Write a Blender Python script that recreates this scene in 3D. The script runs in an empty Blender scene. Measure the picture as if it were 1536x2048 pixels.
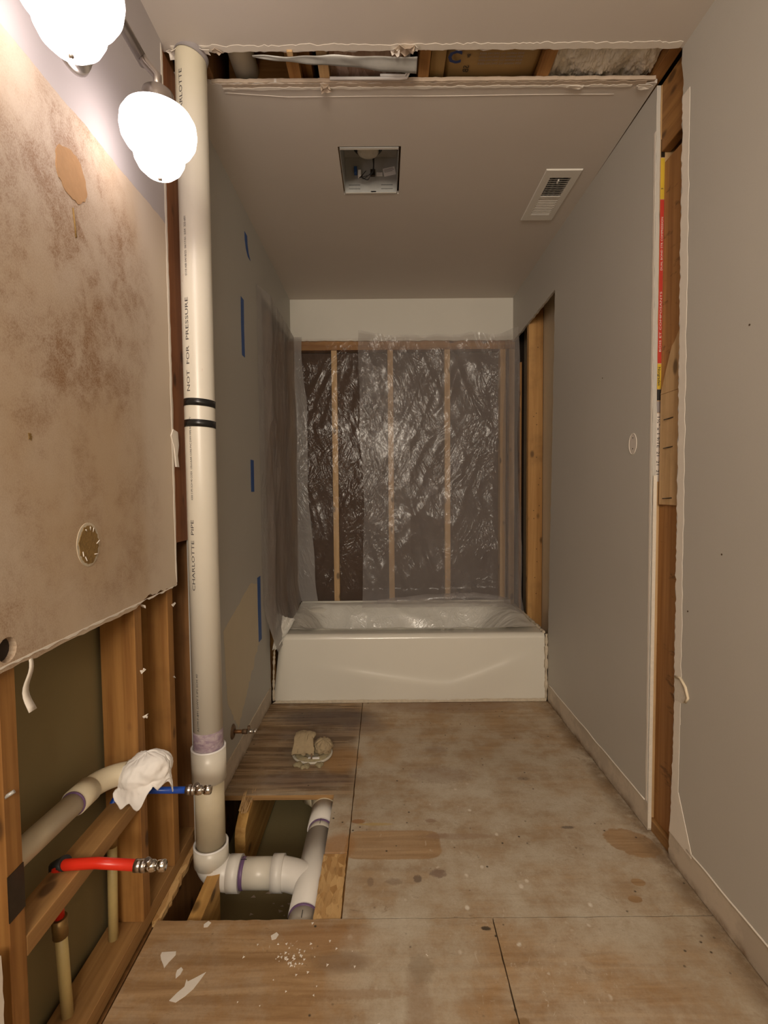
import bpy, bmesh, math, random
from mathutils import Vector, Matrix, noise
from mathutils.geometry import tessellate_polygon
PI = math.pi
R = random.Random(7)
scene = bpy.context.scene
COL = scene.collection

# ---------------------------------------------------------------- camera
cam_d = bpy.data.cameras.new('camera')
cam = bpy.data.objects.new('camera', cam_d)
COL.objects.link(cam)
cam_d.sensor_fit = 'VERTICAL'
cam_d.sensor_height = 24.0
cam_d.lens = 24.0 * 1000.0 / 2048.0
cam_d.clip_start = 0.01
cam.matrix_world = (Matrix.Translation((0, 0, 1.165))
                    @ Matrix.Rotation(PI/2 - math.atan(47/1000), 4, 'X')
                    @ Matrix.Rotation(math.radians(-0.5), 4, 'Z'))
scene.camera = cam

# ---------------------------------------------------------------- world, fill light, exposure
wd = bpy.data.worlds.new('world')
scene.world = wd
wd.use_nodes = True
wd.node_tree.nodes['Background'].inputs[0].default_value = (1.0, 0.9, 0.78, 1)
wd.node_tree.nodes['Background'].inputs[1].default_value = 0.05
scene.view_settings.view_transform = 'Standard'
scene.view_settings.look = 'None'
scene.view_settings.gamma = 1
scene.view_settings.exposure = -0.10
scene.view_settings.use_curve_mapping = False


def area_light(name, loc, target, size, power, color):
    ld = bpy.data.lights.new(name, 'AREA')
    ld.shape = 'RECTANGLE'
    ld.size, ld.size_y = size
    ld.energy = power
    ld.color = color
    o = bpy.data.objects.new(name, ld)
    o.location = loc
    d = Vector(target) - Vector(loc)
    o.rotation_euler = d.to_track_quat('-Z', 'Y').to_euler()
    COL.objects.link(o)
    return o


SHADE_STRENGTH = 7.0
area_light('fill_light', (0.0, -1.75, 1.95), (0.15, 2.6, 1.80), (1.0, 0.6), 64, (1.0, 0.875, 0.715))  # unseen fill added behind the camera to even out the room

# ---------------------------------------------------------------- node helper
class NT:
    def __init__(self, name):
        self.m = bpy.data.materials.new(name)
        self.m.use_nodes = True
        self.t = self.m.node_tree
        self.t.nodes.clear()
        self.out = self.t.nodes.new('ShaderNodeOutputMaterial')
        g = self.t.nodes.new('ShaderNodeNewGeometry')
        self.pos = g.outputs['Position']
        s = self.t.nodes.new('ShaderNodeSeparateXYZ')
        self.t.links.new(self.pos, s.inputs[0])
        self.x, self.y, self.z = s.outputs

    def put(self, sock, v):
        if isinstance(v, (int, float)):
            sock.default_value = v
        elif isinstance(v, tuple):
            if len(v) == 3 and sock.type == 'RGBA':
                v = v + (1,)
            sock.default_value = v
        else:
            self.t.links.new(v, sock)

    def ma(self, op, a, b=0.0, c=0.0, clamp=False):
        n = self.t.nodes.new('ShaderNodeMath')
        n.operation = op
        n.use_clamp = clamp
        self.put(n.inputs[0], a)
        self.put(n.inputs[1], b)
        self.put(n.inputs[2], c)
        return n.outputs[0]

    def mix(self, f, a, b, mode='MIX'):
        n = self.t.nodes.new('ShaderNodeMix')
        n.data_type = 'RGBA'
        n.blend_type = mode
        self.put(n.inputs[0], f)
        self.put(n.inputs[6], a)
        self.put(n.inputs[7], b)
        return n.outputs[2]

    def vec(self, x, y, z):
        n = self.t.nodes.new('ShaderNodeCombineXYZ')
        for i, v in enumerate((x, y, z)):
            self.put(n.inputs[i], v)
        return n.outputs[0]

    def map(self, sc, off=(0, 0, 0), src=None):
        n = self.t.nodes.new('ShaderNodeMapping')
        self.t.links.new(src or self.pos, n.inputs[0])
        n.inputs['Scale'].default_value = sc
        n.inputs['Location'].default_value = off
        return n.outputs[0]

    def noise(self, scale, detail=4, rough=0.55, src=None, dist=0.0):
        n = self.t.nodes.new('ShaderNodeTexNoise')
        self.t.links.new(src or self.pos, n.inputs['Vector'])
        n.inputs['Scale'].default_value = scale
        n.inputs['Detail'].default_value = detail
        n.inputs['Roughness'].default_value = rough
        n.inputs['Distortion'].default_value = dist
        return n.outputs['Fac']

    def vor(self, scale, src=None, feat='F1', rnd=1.0):
        n = self.t.nodes.new('ShaderNodeTexVoronoi')
        n.feature = feat
        self.t.links.new(src or self.pos, n.inputs['Vector'])
        n.inputs['Scale'].default_value = scale
        n.inputs['Randomness'].default_value = rnd
        return n.outputs['Distance']

    def step(self, v, lo, hi):
        n = self.t.nodes.new('ShaderNodeMapRange')
        n.interpolation_type = 'SMOOTHSTEP'
        self.put(n.inputs[0], v)
        n.inputs[1].default_value = lo
        n.inputs[2].default_value = hi
        return n.outputs[0]

    def blob(self, a, b, ca, cb, ra, rb, soft=0.3, wob=None, rot=0.0, p=2.0):
        """1 inside a wobbly ellipse centred on (ca, cb), 0 outside"""
        da = self.ma('SUBTRACT', a, ca)
        db = self.ma('SUBTRACT', b, cb)
        if rot:
            c, s = math.cos(rot), math.sin(rot)
            na = self.ma('ADD', self.ma('MULTIPLY', da, c), self.ma('MULTIPLY', db, s))
            nb = self.ma('SUBTRACT', self.ma('MULTIPLY', db, c), self.ma('MULTIPLY', da, s))
            da, db = na, nb
        da = self.ma('POWER', self.ma('ABSOLUTE', self.ma('DIVIDE', da, ra)), p)
        db = self.ma('POWER', self.ma('ABSOLUTE', self.ma('DIVIDE', db, rb)), p)
        d = self.ma('ADD', da, db)
        if wob is not None:
            d = self.ma('ADD', d, self.ma('MULTIPLY', self.ma('SUBTRACT', wob, 0.5), 1.6))
        return self.step(d, 1 + soft, 1 - soft)

    def bump(self, h, strength=0.3, dist=0.002, normal=None):
        n = self.t.nodes.new('ShaderNodeBump')
        n.inputs['Strength'].default_value = strength
        n.inputs['Distance'].default_value = dist
        self.put(n.inputs['Height'], h)
        if normal is not None:
            self.t.links.new(normal, n.inputs['Normal'])
        return n.outputs[0]

    def bsdf(self, color, rough=0.6, metal=0.0, normal=None, emit=None, es=0.0, spec=0.5, coat=0.0):
        n = self.t.nodes.new('ShaderNodeBsdfPrincipled')
        self.put(n.inputs['Base Color'], color)
        self.put(n.inputs['Roughness'], rough)
        self.put(n.inputs['Metallic'], metal)
        n.inputs['Specular IOR Level'].default_value = spec
        n.inputs['Coat Weight'].default_value = coat
        if normal is not None:
            self.t.links.new(normal, n.inputs['Normal'])
        if emit is not None:
            self.put(n.inputs['Emission Color'], emit)
            n.inputs['Emission Strength'].default_value = es
        return n.outputs[0]

    def done(self, shader):
        self.t.links.new(shader, self.out.inputs[0])
        return self.m


def simple(name, color, rough=0.6, metal=0.0, nz=0.0, scale=60, spec=0.5, bump=0.0):
    n = NT(name)
    c = color
    if nz:
        f = n.noise(scale, 5, 0.6)
        c = n.mix(f, tuple(v*(1-nz) for v in color), tuple(min(1, v*(1+nz)) for v in color))
    nm = n.bump(n.noise(scale*2, 4), bump, 0.002) if bump else None
    return n.done(n.bsdf(c, rough, metal, nm, spec=spec))


def wood(name, axis, dark, light, knots=True, dirty=0.25):
    n = NT(name)
    st = {'z': (38, 38, 1.6), 'y': (38, 1.6, 38), 'x': (1.6, 38, 38)}[axis]
    sk = {'z': (13, 13, 7), 'y': (13, 7, 13), 'x': (7, 13, 13)}[axis]
    g = n.noise(1.0, 6, 0.62, n.map(st), 0.4)
    c = n.mix(n.step(g, 0.25, 0.75), dark, light)
    blot = n.noise(5, 4, 0.6)
    c = n.mix(n.ma('MULTIPLY', n.step(blot, 0.5, 0.8), dirty*2.0), c, tuple(v*0.45 for v in dark))
    if knots:
        kv = n.vor(1.0, n.map(sk))
        c = n.mix(n.ma('MULTIPLY', n.step(kv, 0.22, 0.10), 0.85), c, tuple(v*0.3 for v in dark))
    return n.done(n.bsdf(c, 0.62, normal=n.bump(g, 0.25, 0.002)))


WD, WL = (0.23, 0.095, 0.020), (0.41, 0.205, 0.058)
M_wz = wood('lumber_upright', 'z', WD, WL)
M_wy = wood('lumber_along', 'y', WD, WL)
M_wx = wood('lumber_across', 'x', WD, WL)
M_wlight = wood('fresh_lumber', 'z', (0.50, 0.31, 0.14), (0.68, 0.46, 0.24))
M_wlighty = wood('pale_lumber_along', 'y', (0.46, 0.28, 0.12), (0.62, 0.41, 0.20))
M_worange = wood('orange_lumber', 'z', (0.42, 0.21, 0.06), (0.60, 0.34, 0.12))
M_wdark = wood('dark_lumber', 'z', (0.17, 0.075, 0.022), (0.30, 0.14, 0.045))
M_wred = wood('reddish_lumber', 'z', (0.26, 0.095, 0.035), (0.42, 0.18, 0.075))
M_wgold = wood('golden_joist', 'y', (0.40, 0.20, 0.045), (0.62, 0.37, 0.12))
def banded():
    n = NT('banded_old_lumber')
    g = n.noise(1.0, 6, 0.62, n.map((38, 38, 1.6)), 0.4)
    c = n.mix(n.step(g, 0.25, 0.75), (0.27, 0.115, 0.03), (0.46, 0.23, 0.075))
    b = n.step(n.noise(1.0, 4, 0.7, n.map((7, 7, 22), (0.3, 0.1, 2.7))), 0.56, 0.66)
    c = n.mix(n.ma('MULTIPLY', b, 0.6), c, (0.09, 0.04, 0.012))
    return n.done(n.bsdf(c, 0.62, normal=n.bump(g, 0.25, 0.002)))
M_wband = banded()
M_wplate = wood('dusty_plate_lumber', 'y', (0.25, 0.125, 0.04), (0.42, 0.235, 0.085), dirty=0.15)

# painted wall: gray green paint, bare cream band where the skirting was
def wall_mat(name, paint, band=0.095, bare=(0.62, 0.54, 0.44)):
    n = NT(name)
    mott = n.noise(2.2, 4, 0.6)
    c = n.mix(mott, tuple(v*0.95 for v in paint), tuple(v*1.05 for v in paint))
    fine = n.noise(900, 2, 0.5)
    c = n.mix(n.ma('MULTIPLY', n.step(fine, 0.35, 0.75), 0.05), c, (1, 1, 1))
    if band:
        w = n.noise(3.0, 3, 0.6)
        lim = n.ma('ADD', band, n.ma('MULTIPLY', n.ma('SUBTRACT', w, 0.5), 0.012))
        m = n.step(n.ma('SUBTRACT', n.z, lim), 0.0012, -0.0012)
        w2 = n.noise(5, 5, 0.7)
        bc = n.mix(n.step(w2, 0.42, 0.56), bare, tuple(v*0.82 for v in bare))
        low = n.ma('MULTIPLY', n.step(n.z, 0.035, 0.0), n.step(n.noise(14, 5, 0.7), 0.3, 0.7))
        bc = n.mix(low, bc, (0.20, 0.12, 0.06))
        c = n.mix(m, c, bc)
    nm = n.bump(n.noise(350, 3, 0.6), 0.12, 0.001, n.bump(n.noise(2.0, 3), 0.25, 0.01))
    return n.done(n.bsdf(c, 0.55, normal=nm, spec=0.35))


M_wall = wall_mat('gray_wall_paint', (0.51, 0.485, 0.44))
M_wallL = wall_mat('gray_wall_paint_left', (0.47, 0.46, 0.42))
M_ceil = wall_mat('ceiling_paint', (0.66, 0.60, 0.54), band=0)
M_upper = wall_mat('bulkhead_paint', (0.68, 0.65, 0.58), band=0)
M_bare = simple('bare_drywall_paper', (0.80, 0.74, 0.66), 0.9, nz=0.06, scale=30, bump=0.3)
M_gyp = simple('gypsum_core', (0.70, 0.64, 0.55), 0.95, nz=0.12, scale=90, bump=0.6)
M_dust = simple('dusty_gypsum_edge', (0.50, 0.40, 0.31), 0.95, nz=0.25, scale=25, bump=0.6)
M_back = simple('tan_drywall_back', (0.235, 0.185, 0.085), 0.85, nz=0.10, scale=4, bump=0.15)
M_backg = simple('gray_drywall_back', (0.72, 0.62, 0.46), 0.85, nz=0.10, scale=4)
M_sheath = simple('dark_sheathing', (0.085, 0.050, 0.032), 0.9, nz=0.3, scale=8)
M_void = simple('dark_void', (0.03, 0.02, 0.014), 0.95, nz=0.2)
M_pvc = None
def pvc():
    n = NT('cream_pvc')
    f = n.noise(3, 4, 0.6)
    c = n.mix(f, (0.66, 0.615, 0.52), (0.72, 0.68, 0.60))
    s1 = n.step(n.noise(1.0, 5, 0.7, n.map((60, 60, 12))), 0.66, 0.74)
    zz = n.blob(n.z, n.x, 1.72, -0.53, 0.20, 0.10, 0.6)
    c = n.mix(n.ma('MULTIPLY', n.ma('MULTIPLY', s1, zz), 0.55), c, (0.45, 0.16, 0.10))
    yl = n.step(n.z, 2.15, 2.45)
    c = n.mix(n.ma('MULTIPLY', yl, 0.45), c, (0.55, 0.47, 0.27))
    return n.done(n.bsdf(c, 0.32, spec=0.5))
M_pvc = pvc()
M_pvcw = simple('white_pvc_fitting', (0.74, 0.71, 0.66), 0.35, nz=0.05, scale=8)
M_pvcold = simple('old_drain_pvc', (0.60, 0.52, 0.37), 0.5, nz=0.18, scale=12)
M_rim = simple('white_pvc_rim', (0.88, 0.86, 0.84), 0.35)
def primer():
    n = NT('purple_primer')
    f = n.noise(1.0, 5, 0.7, n.map((30, 30, 60)), 0.8)
    c = n.mix(n.step(f, 0.35, 0.7), (0.27, 0.19, 0.26), (0.50, 0.42, 0.44))
    return n.done(n.bsdf(c, 0.4))
M_primer = primer()
M_primerd = simple('dark_purple_primer', (0.16, 0.09, 0.20), 0.4, nz=0.2, scale=40)
M_print = simple('gray_pipe_print', (0.06, 0.05, 0.055), 0.6)
M_tape = simple('black_electrical_tape', (0.012, 0.012, 0.012), 0.25)
M_blue = simple('blue_painters_tape', (0.03, 0.10, 0.34), 0.6, nz=0.15)
M_pexb = simple('blue_pex', (0.012, 0.07, 0.42), 0.3)
M_pexr = simple('red_pex', (0.72, 0.03, 0.012), 0.3)
M_cpvc = simple('tan_cpvc', (0.52, 0.40, 0.17), 0.45, nz=0.1)
M_brass = simple('dull_brass', (0.30, 0.19, 0.07), 0.4, metal=0.6, nz=0.3, scale=50)
M_chrome = simple('chrome', (0.75, 0.73, 0.70), 0.12, metal=1.0)
M_nickel = simple('brushed_nickel', (0.52, 0.48, 0.45), 0.28, metal=1.0)
M_galv = simple('galvanised_steel', (0.50, 0.50, 0.48), 0.45, metal=0.3, nz=0.25, scale=18)
M_darkmetal = simple('dark_steel', (0.07, 0.055, 0.04), 0.4, metal=0.8, nz=0.3)
M_rust = simple('rusty_steel', (0.20, 0.13, 0.08), 0.6, metal=0.5, nz=0.4, scale=80)
M_copper = simple('copper_stub', (0.34, 0.17, 0.075), 0.45, metal=0.7, nz=0.25, scale=40)
M_black = simple('black_plastic', (0.02, 0.02, 0.02), 0.5)
M_white = simple('white_enamel_paint', (0.78, 0.75, 0.69), 0.4)
M_cloth = simple('white_plaster_cloth', (0.86, 0.83, 0.80), 0.75, nz=0.04, scale=20, bump=0.3)
M_rag = simple('dusty_paper_bag', (0.36, 0.28, 0.17), 0.95, nz=0.22, scale=45, bump=0.8)
M_wax = simple('wax_and_gasket', (0.32, 0.27, 0.16), 0.8, nz=0.45, scale=60, bump=1.0)
M_flange = simple('flange_plastic', (0.60, 0.56, 0.47), 0.5, nz=0.25, scale=40)
M_insul = simple('white_fibre_insulation', (0.82, 0.76, 0.66), 1.0, nz=0.25, scale=35, bump=1.0)
M_kraft = simple('kraft_paper', (0.36, 0.23, 0.085), 0.7, nz=0.12, scale=12)
M_red = simple('red_label', (0.50, 0.035, 0.02), 0.6)
M_yel = simple('yellow_label', (0.62, 0.42, 0.03), 0.6)
M_ink = simple('black_ink', (0.02, 0.02, 0.02), 0.7)
M_inkblue = simple('blue_ink', (0.03, 0.05, 0.16), 0.7)
M_inkgray = simple('gray_ink', (0.30, 0.27, 0.27), 0.7)
M_whiteink = simple('white_ink', (0.72, 0.66, 0.60), 0.7)
M_glue = simple('tan_torn_paper', (0.44, 0.255, 0.12), 0.9, nz=0.15, scale=50, bump=0.6)
M_gluegold = simple('golden_adhesive', (0.25, 0.15, 0.045), 0.8, nz=0.35, scale=90, bump=1.0)
M_patch = simple('bare_tan_patch', (0.60, 0.53, 0.39), 0.7, nz=0.06, scale=8)
M_caulk = simple('old_caulk', (0.60, 0.52, 0.40), 0.8, nz=0.35, scale=60, bump=0.8)
M_holebrown = simple('dark_hole_brown', (0.10, 0.065, 0.035), 0.9, nz=0.4, scale=40)  # dark brown for the small screw and nail hole discs

def osb(name, dark, light):
    n = NT(name)
    v = n.t.nodes.new('ShaderNodeTexVoronoi')
    n.t.links.new(n.map((70, 26, 70)), v.inputs['Vector'])
    v.inputs['Scale'].default_value = 1.0
    s = n.t.nodes.new('ShaderNodeSeparateColor')
    n.t.links.new(v.outputs['Color'], s.inputs[0])
    g = n.noise(1.0, 5, 0.7, n.map((90, 20, 90)), 1.0)
    c = n.mix(s.outputs[0], dark, light)
    c = n.mix(n.ma('MULTIPLY', n.step(g, 0.5, 0.75), 0.6), c, tuple(q*0.5 for q in dark))
    return n.done(n.bsdf(c, 0.7, normal=n.bump(v.outputs['Distance'], 0.5, 0.004)))
M_osb = osb('osb_chips', (0.48, 0.30, 0.20), (0.80, 0.62, 0.50))
M_osbf = osb('yellow_osb', (0.42, 0.23, 0.08), (0.66, 0.43, 0.19))

# near left wall: lilac gray paint above, mirror-shadow cream board with brown mildew below
def mirror_wall():
    n = NT('mirror_patch_wall')
    paint = n.mix(n.noise(2.5, 3), (0.43, 0.395, 0.40), (0.49, 0.45, 0.45))
    base = (0.62, 0.52, 0.415)
    big = n.noise(3.2, 5, 0.6)
    m1 = n.blob(n.y, n.z, 1.06, 1.60, 0.30, 0.34, 0.8, big)
    m2 = n.blob(n.y, n.z, 1.16, 1.12, 0.22, 0.26, 0.9, big)
    m3 = n.blob(n.y, n.z, 0.80, 1.30, 0.20, 0.62, 0.9, big)
    m = n.ma('MAXIMUM', n.ma('MAXIMUM', m1, n.ma('MULTIPLY', m2, 0.55)), n.ma('MULTIPLY', m3, 0.7))
    cl = n.step(n.noise(14, 6, 0.72, dist=0.4), 0.30, 0.74)
    sp = n.step(n.noise(1.0, 4, 0.8, n.map((420, 420, 300))), 0.40, 0.62)
    st = n.ma('MULTIPLY', n.ma('MULTIPLY', m, n.ma('ADD', n.ma('MULTIPLY', n.ma('MULTIPLY', cl, n.step(n.noise(6, 4, 0.6), 0.34, 0.58)), 0.95), 0.30)), n.ma('ADD', n.ma('MULTIPLY', sp, 0.55), 0.5))
    yell = n.mix(n.step(n.noise(2.0, 4, 0.6), 0.35, 0.7), base, (0.52, 0.385, 0.25))
    edge = n.step(n.y, 1.28, 1.34)
    low = n.mix(n.ma('MULTIPLY', n.ma('SUBTRACT', 1.0, edge), 0.85), base, yell)
    low = n.mix(n.ma('MINIMUM', st, 0.92), low, (0.26, 0.135, 0.06))
    lim = n.ma('ADD', 1.932, n.ma('MULTIPLY', n.ma('SUBTRACT', n.noise(7, 4, 0.7), 0.5), 0.02))
    up = n.step(n.ma('SUBTRACT', n.z, lim), -0.001, 0.001)
    c = n.mix(up, low, paint)
    nm = n.bump(n.noise(300, 3), 0.15, 0.001, n.bump(up, 0.5, 0.001))
    return n.done(n.bsdf(c, 0.6, normal=nm, spec=0.3))
M_mirror = mirror_wall()

# plywood subfloor
def floor_mat():
    n = NT('plywood_subfloor')
    x, y = n.x, n.y
    grain = n.noise(1.0, 7, 0.65, n.map((2.2, 34, 8)), 0.7)
    fine = n.noise(1.0, 5, 0.7, n.map((8, 120, 20)), 0.2)
    wob = n.noise(5, 5, 0.65)
    wob2 = n.noise(18, 5, 0.7)
    gmix = n.ma('ADD', n.ma('MULTIPLY', n.step(grain, 0.3, 0.7), 0.7), n.ma('MULTIPLY', fine, 0.3))
    woodc = n.mix(gmix, (0.27, 0.150, 0.062), (0.52, 0.345, 0.185))
    cream = n.mix(n.step(n.noise(3.0, 6, 0.7), 0.32, 0.68), (0.42, 0.345, 0.25), (0.59, 0.525, 0.42))
    cream = n.mix(n.ma('MULTIPLY', n.step(fine, 0.55, 0.8), 0.25), cream, (0.38, 0.27, 0.165))
    # cover factor: how much dusty paint lies on the ply
    pat = n.noise(6.0, 6, 0.7)
    cov = n.step(pat, 0.30, 0.62)
    cov = n.ma('ADD', n.ma('MULTIPLY', cov, 0.55), 0.42)
    back = n.step(y, 1.9, 2.5)
    cov = n.ma('SUBTRACT', cov, n.ma('MULTIPLY', back, 0.35))
    # front left sheet is bare golden ply with broad stripes
    fl = n.ma('MULTIPLY', n.step(x, 0.02, -0.20), n.step(y, 1.306, 1.300))
    cov = n.ma('SUBTRACT', cov, n.ma('MULTIPLY', fl, 0.75))
    fr = n.blob(x, y, 0.42, 1.02, 0.26, 0.24, 0.7, wob)
    cov = n.ma('SUBTRACT', cov, n.ma('MULTIPLY', fr, 0.45))
    # bare rectangles
    b1 = n.blob(x, y, 0.02, 1.585, 0.155, 0.066, 0.12, n.ma('ADD', 0.5, n.ma('MULTIPLY', n.ma('SUBTRACT', wob2, 0.5), 0.5)), p=6.0)
    b2 = n.blob(x, y, 0.80, 1.585, 0.085, 0.06, 0.10, wob2, rot=-0.6)
    b3 = n.blob(x, y, 0.74, 1.42, 0.022, 0.014, 0.10, wob2)
    b4 = n.blob(x, y, 0.70, 1.36, 0.020, 0.013, 0.10, wob2)
    bare = n.ma('MAXIMUM', n.ma('MAXIMUM', b1, b2), n.ma('MAXIMUM', b3, b4))
    cov = n.ma('MULTIPLY', cov, n.ma('SUBTRACT', 1.0, n.ma('MULTIPLY', bare, 0.85)))
    cov = n.ma('MAXIMUM', n.ma('MINIMUM', cov, 1.0), 0.0)
    c = n.mix(cov, woodc, cream)
    # toilet corner: old stained brown and black ply
    tz = n.ma('MULTIPLY', n.step(x, -0.11, -0.16), n.step(y, 1.80, 1.90))
    tz = n.ma('MULTIPLY', tz, 0.9)
    tw = n.mix(n.step(gmix, 0.3, 0.7), (0.15, 0.09, 0.045), (0.40, 0.275, 0.16))
    tw = n.mix(n.ma('MULTIPLY', n.step(n.noise(9, 5, 0.7), 0.45, 0.7), 0.5), tw, (0.40, 0.34, 0.26))
    c = n.mix(tz, c, tw)
    for (cx, cy, ra, rb, k, colr) in (
            (-0.28, 2.50, 0.24, 0.10, 0.75, (0.085, 0.06, 0.055)), (-0.38, 2.32, 0.20, 0.05, 0.5, (0.12, 0.08, 0.07)),
            (-0.34, 2.16, 0.16, 0.13, 0.5, (0.10, 0.065, 0.04)), (-0.33, 1.95, 0.20, 0.055, 0.5, (0.14, 0.095, 0.085)),
            (-0.20, 2.10, 0.09, 0.10, 0.55, (0.42, 0.22, 0.07)), (-0.10, 2.40, 0.10, 0.07, 0.45, (0.17, 0.12, 0.10)),
            (-0.55, 2.1, 0.06, 0.3, 0.35, (0.24, 0.14, 0.06)),
            (0.35, 2.62, 0.45, 0.07, 0.5, (0.24, 0.14, 0.085)),
            (0.22, 2.18, 0.05, 0.03, 0.3, (0.2, 0.12, 0.08)),
            (0.00, 2.15, 0.07, 0.10, 0.4, (0.42, 0.25, 0.10)),
            (-0.16, 1.58, 0.05, 0.06, 0.7, (0.40, 0.20, 0.07)),
            (-0.12, 1.18, 0.07, 0.025, 0.5, (0.17, 0.09, 0.04)),
            (0.07, 0.98, 0.03, 0.22, 0.45, (0.27, 0.16, 0.08)),
            (-0.17, 1.25, 0.12, 0.04, 0.4, (0.30, 0.15, 0.06))):
        c = n.mix(n.ma('MULTIPLY', n.blob(x, y, cx, cy, ra, rb, 0.8, wob), k), c, colr)
    # dirt along the right and left walls
    dw = n.ma('MULTIPLY', n.step(x, 0.80, 0.875), n.step(n.noise(9, 6, 0.75), 0.3, 0.6))
    c = n.mix(n.ma('MULTIPLY', dw, 0.8), c, (0.17, 0.11, 0.06))
    # specks, dark scuffs and white plaster crumbs
    sv = n.vor(26)
    sn = n.noise(8, 3)
    c = n.mix(n.ma('MULTIPLY', n.step(sv, 0.13, 0.05), n.step(sn, 0.50, 0.60)), c, (0.06, 0.045, 0.03))
    wv = n.vor(19, n.map((1.0, 0.8, 1.0), (3.1, 1.7, 0)))
    wz = n.blob(x, y, 0.30, 1.45, 0.40, 0.45, 0.5, wob)
    c = n.mix(n.ma('MULTIPLY', n.ma('MULTIPLY', n.step(wv, 0.17, 0.07), n.step(n.noise(11, 3), 0.48, 0.56)), wz), c, (0.74, 0.68, 0.58))
    sm = n.step(n.noise(24, 6, 0.75, dist=1.0), 0.58, 0.68)
    c = n.mix(n.ma('MULTIPLY', n.ma('MULTIPLY', sm, n.step(n.noise(3.5, 2), 0.45, 0.6)), 0.45), c, (0.22, 0.15, 0.09))
    # short grain checks, scuffs and plaster smears
    ck = n.step(n.noise(1.0, 4, 0.8, n.map((14, 75, 30), (5, 2, 0)), 1.5), 0.60, 0.70)
    c = n.mix(n.ma('MULTIPLY', n.ma('MULTIPLY', ck, n.step(n.noise(7, 3), 0.42, 0.6)), 0.5), c, (0.16, 0.10, 0.055))
    st2 = n.step(n.noise(160, 3, 0.8), 0.42, 0.68)
    c = n.mix(n.ma('MULTIPLY', st2, 0.16), c, (0.20, 0.14, 0.09))
    zs = n.ma('MAXIMUM', n.blob(x, y, 0.42, 1.12, 0.09, 0.13, 0.5, wob), n.blob(x, y, -0.24, 1.20, 0.08, 0.05, 0.5, wob))
    zs = n.ma('MAXIMUM', zs, n.ma('MULTIPLY', wz, 0.6))
    smr = n.step(n.noise(1.0, 5, 0.8, n.map((46, 26, 20), (1, 7, 0)), 1.2), 0.60, 0.68)
    c = n.mix(n.ma('MULTIPLY', n.ma('MULTIPLY', zs, smr), 0.6), c, (0.72, 0.66, 0.56))
    wob3 = n.noise(75, 4, 0.7)
    for (cx, cy, ra, rb, k, colr) in ((-0.10, 1.70, 0.02, 0.010, 0.8, (0.30, 0.13, 0.04)), (-0.04, 1.685, 0.05, 0.006, 0.7, (0.50, 0.36, 0.14)),
            (0.155, 1.70, 0.015, 0.008, 0.6, (0.28, 0.17, 0.11)), (0.17, 1.625, 0.03, 0.012, 0.5, (0.30, 0.19, 0.12)), (0.24, 1.62, 0.10, 0.012, 0.4, (0.32, 0.21, 0.14)),
            (0.155, 1.46, 0.02, 0.014, 0.7, (0.20, 0.13, 0.10)), (0.09, 1.44, 0.010, 0.012, 0.7, (0.13, 0.09, 0.07)), (0.02, 1.43, 0.02, 0.010, 0.4, (0.2, 0.14, 0.10)), (-0.05, 1.43, 0.008, 0.014, 0.5, (0.2, 0.14, 0.1)),
            (0.62, 1.66, 0.020, 0.006, 0.7, (0.12, 0.09, 0.07)), (0.55, 1.95, 0.02, 0.010, 0.6, (0.22, 0.17, 0.13)), (0.22, 1.98, 0.10, 0.05, 0.35, (0.26, 0.17, 0.12)),
            (0.29, 1.03, 0.02, 0.012, 0.6, (0.22, 0.13, 0.05)), (0.26, 1.27, 0.010, 0.006, 0.9, (0.05, 0.04, 0.03)), (0.08, 1.16, 0.025, 0.03, 0.35, (0.25, 0.2, 0.14)),
            (-0.20, 1.02, 0.05, 0.010, 0.6, (0.14, 0.06, 0.03)), (-0.08, 1.10, 0.10, 0.010, 0.35, (0.28, 0.15, 0.06)), (-0.4, 1.19, 0.16, 0.014, 0.35, (0.22, 0.12, 0.05)), (-0.35, 1.09, 0.2, 0.010, 0.35, (0.22, 0.12, 0.05))):
        c = n.mix(n.ma('MULTIPLY', n.blob(x, y, cx, cy, ra*1.2, rb*1.2, 0.5, n.ma('ADD', n.ma('MULTIPLY', wob3, 1.6), -0.3)), k), c, colr)
    nm = n.bump(n.ma('ADD', grain, n.ma('MULTIPLY', wob2, 0.6)), 0.35, 0.002)
    return n.done(n.bsdf(c, 0.68, normal=nm, spec=0.3))
M_floor = floor_mat()
M_plyedge = wood('plywood_cut_edge', 'x', (0.22, 0.11, 0.04), (0.46, 0.27, 0.11), knots=False)

def tub_mat():
    n = NT('tub_enamel')
    c = n.mix(n.noise(3, 3), (0.73, 0.70, 0.62), (0.77, 0.74, 0.66))
    d = n.ma('MULTIPLY', n.step(n.z, 0.03, 0.0), n.step(n.noise(30, 5, 0.7), 0.4, 0.7))
    c = n.mix(n.ma('MULTIPLY', d, 0.5), c, (0.42, 0.28, 0.15))
    return n.done(n.bsdf(c, 0.22, spec=0.5, coat=0.3))
M_tub = tub_mat()

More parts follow.
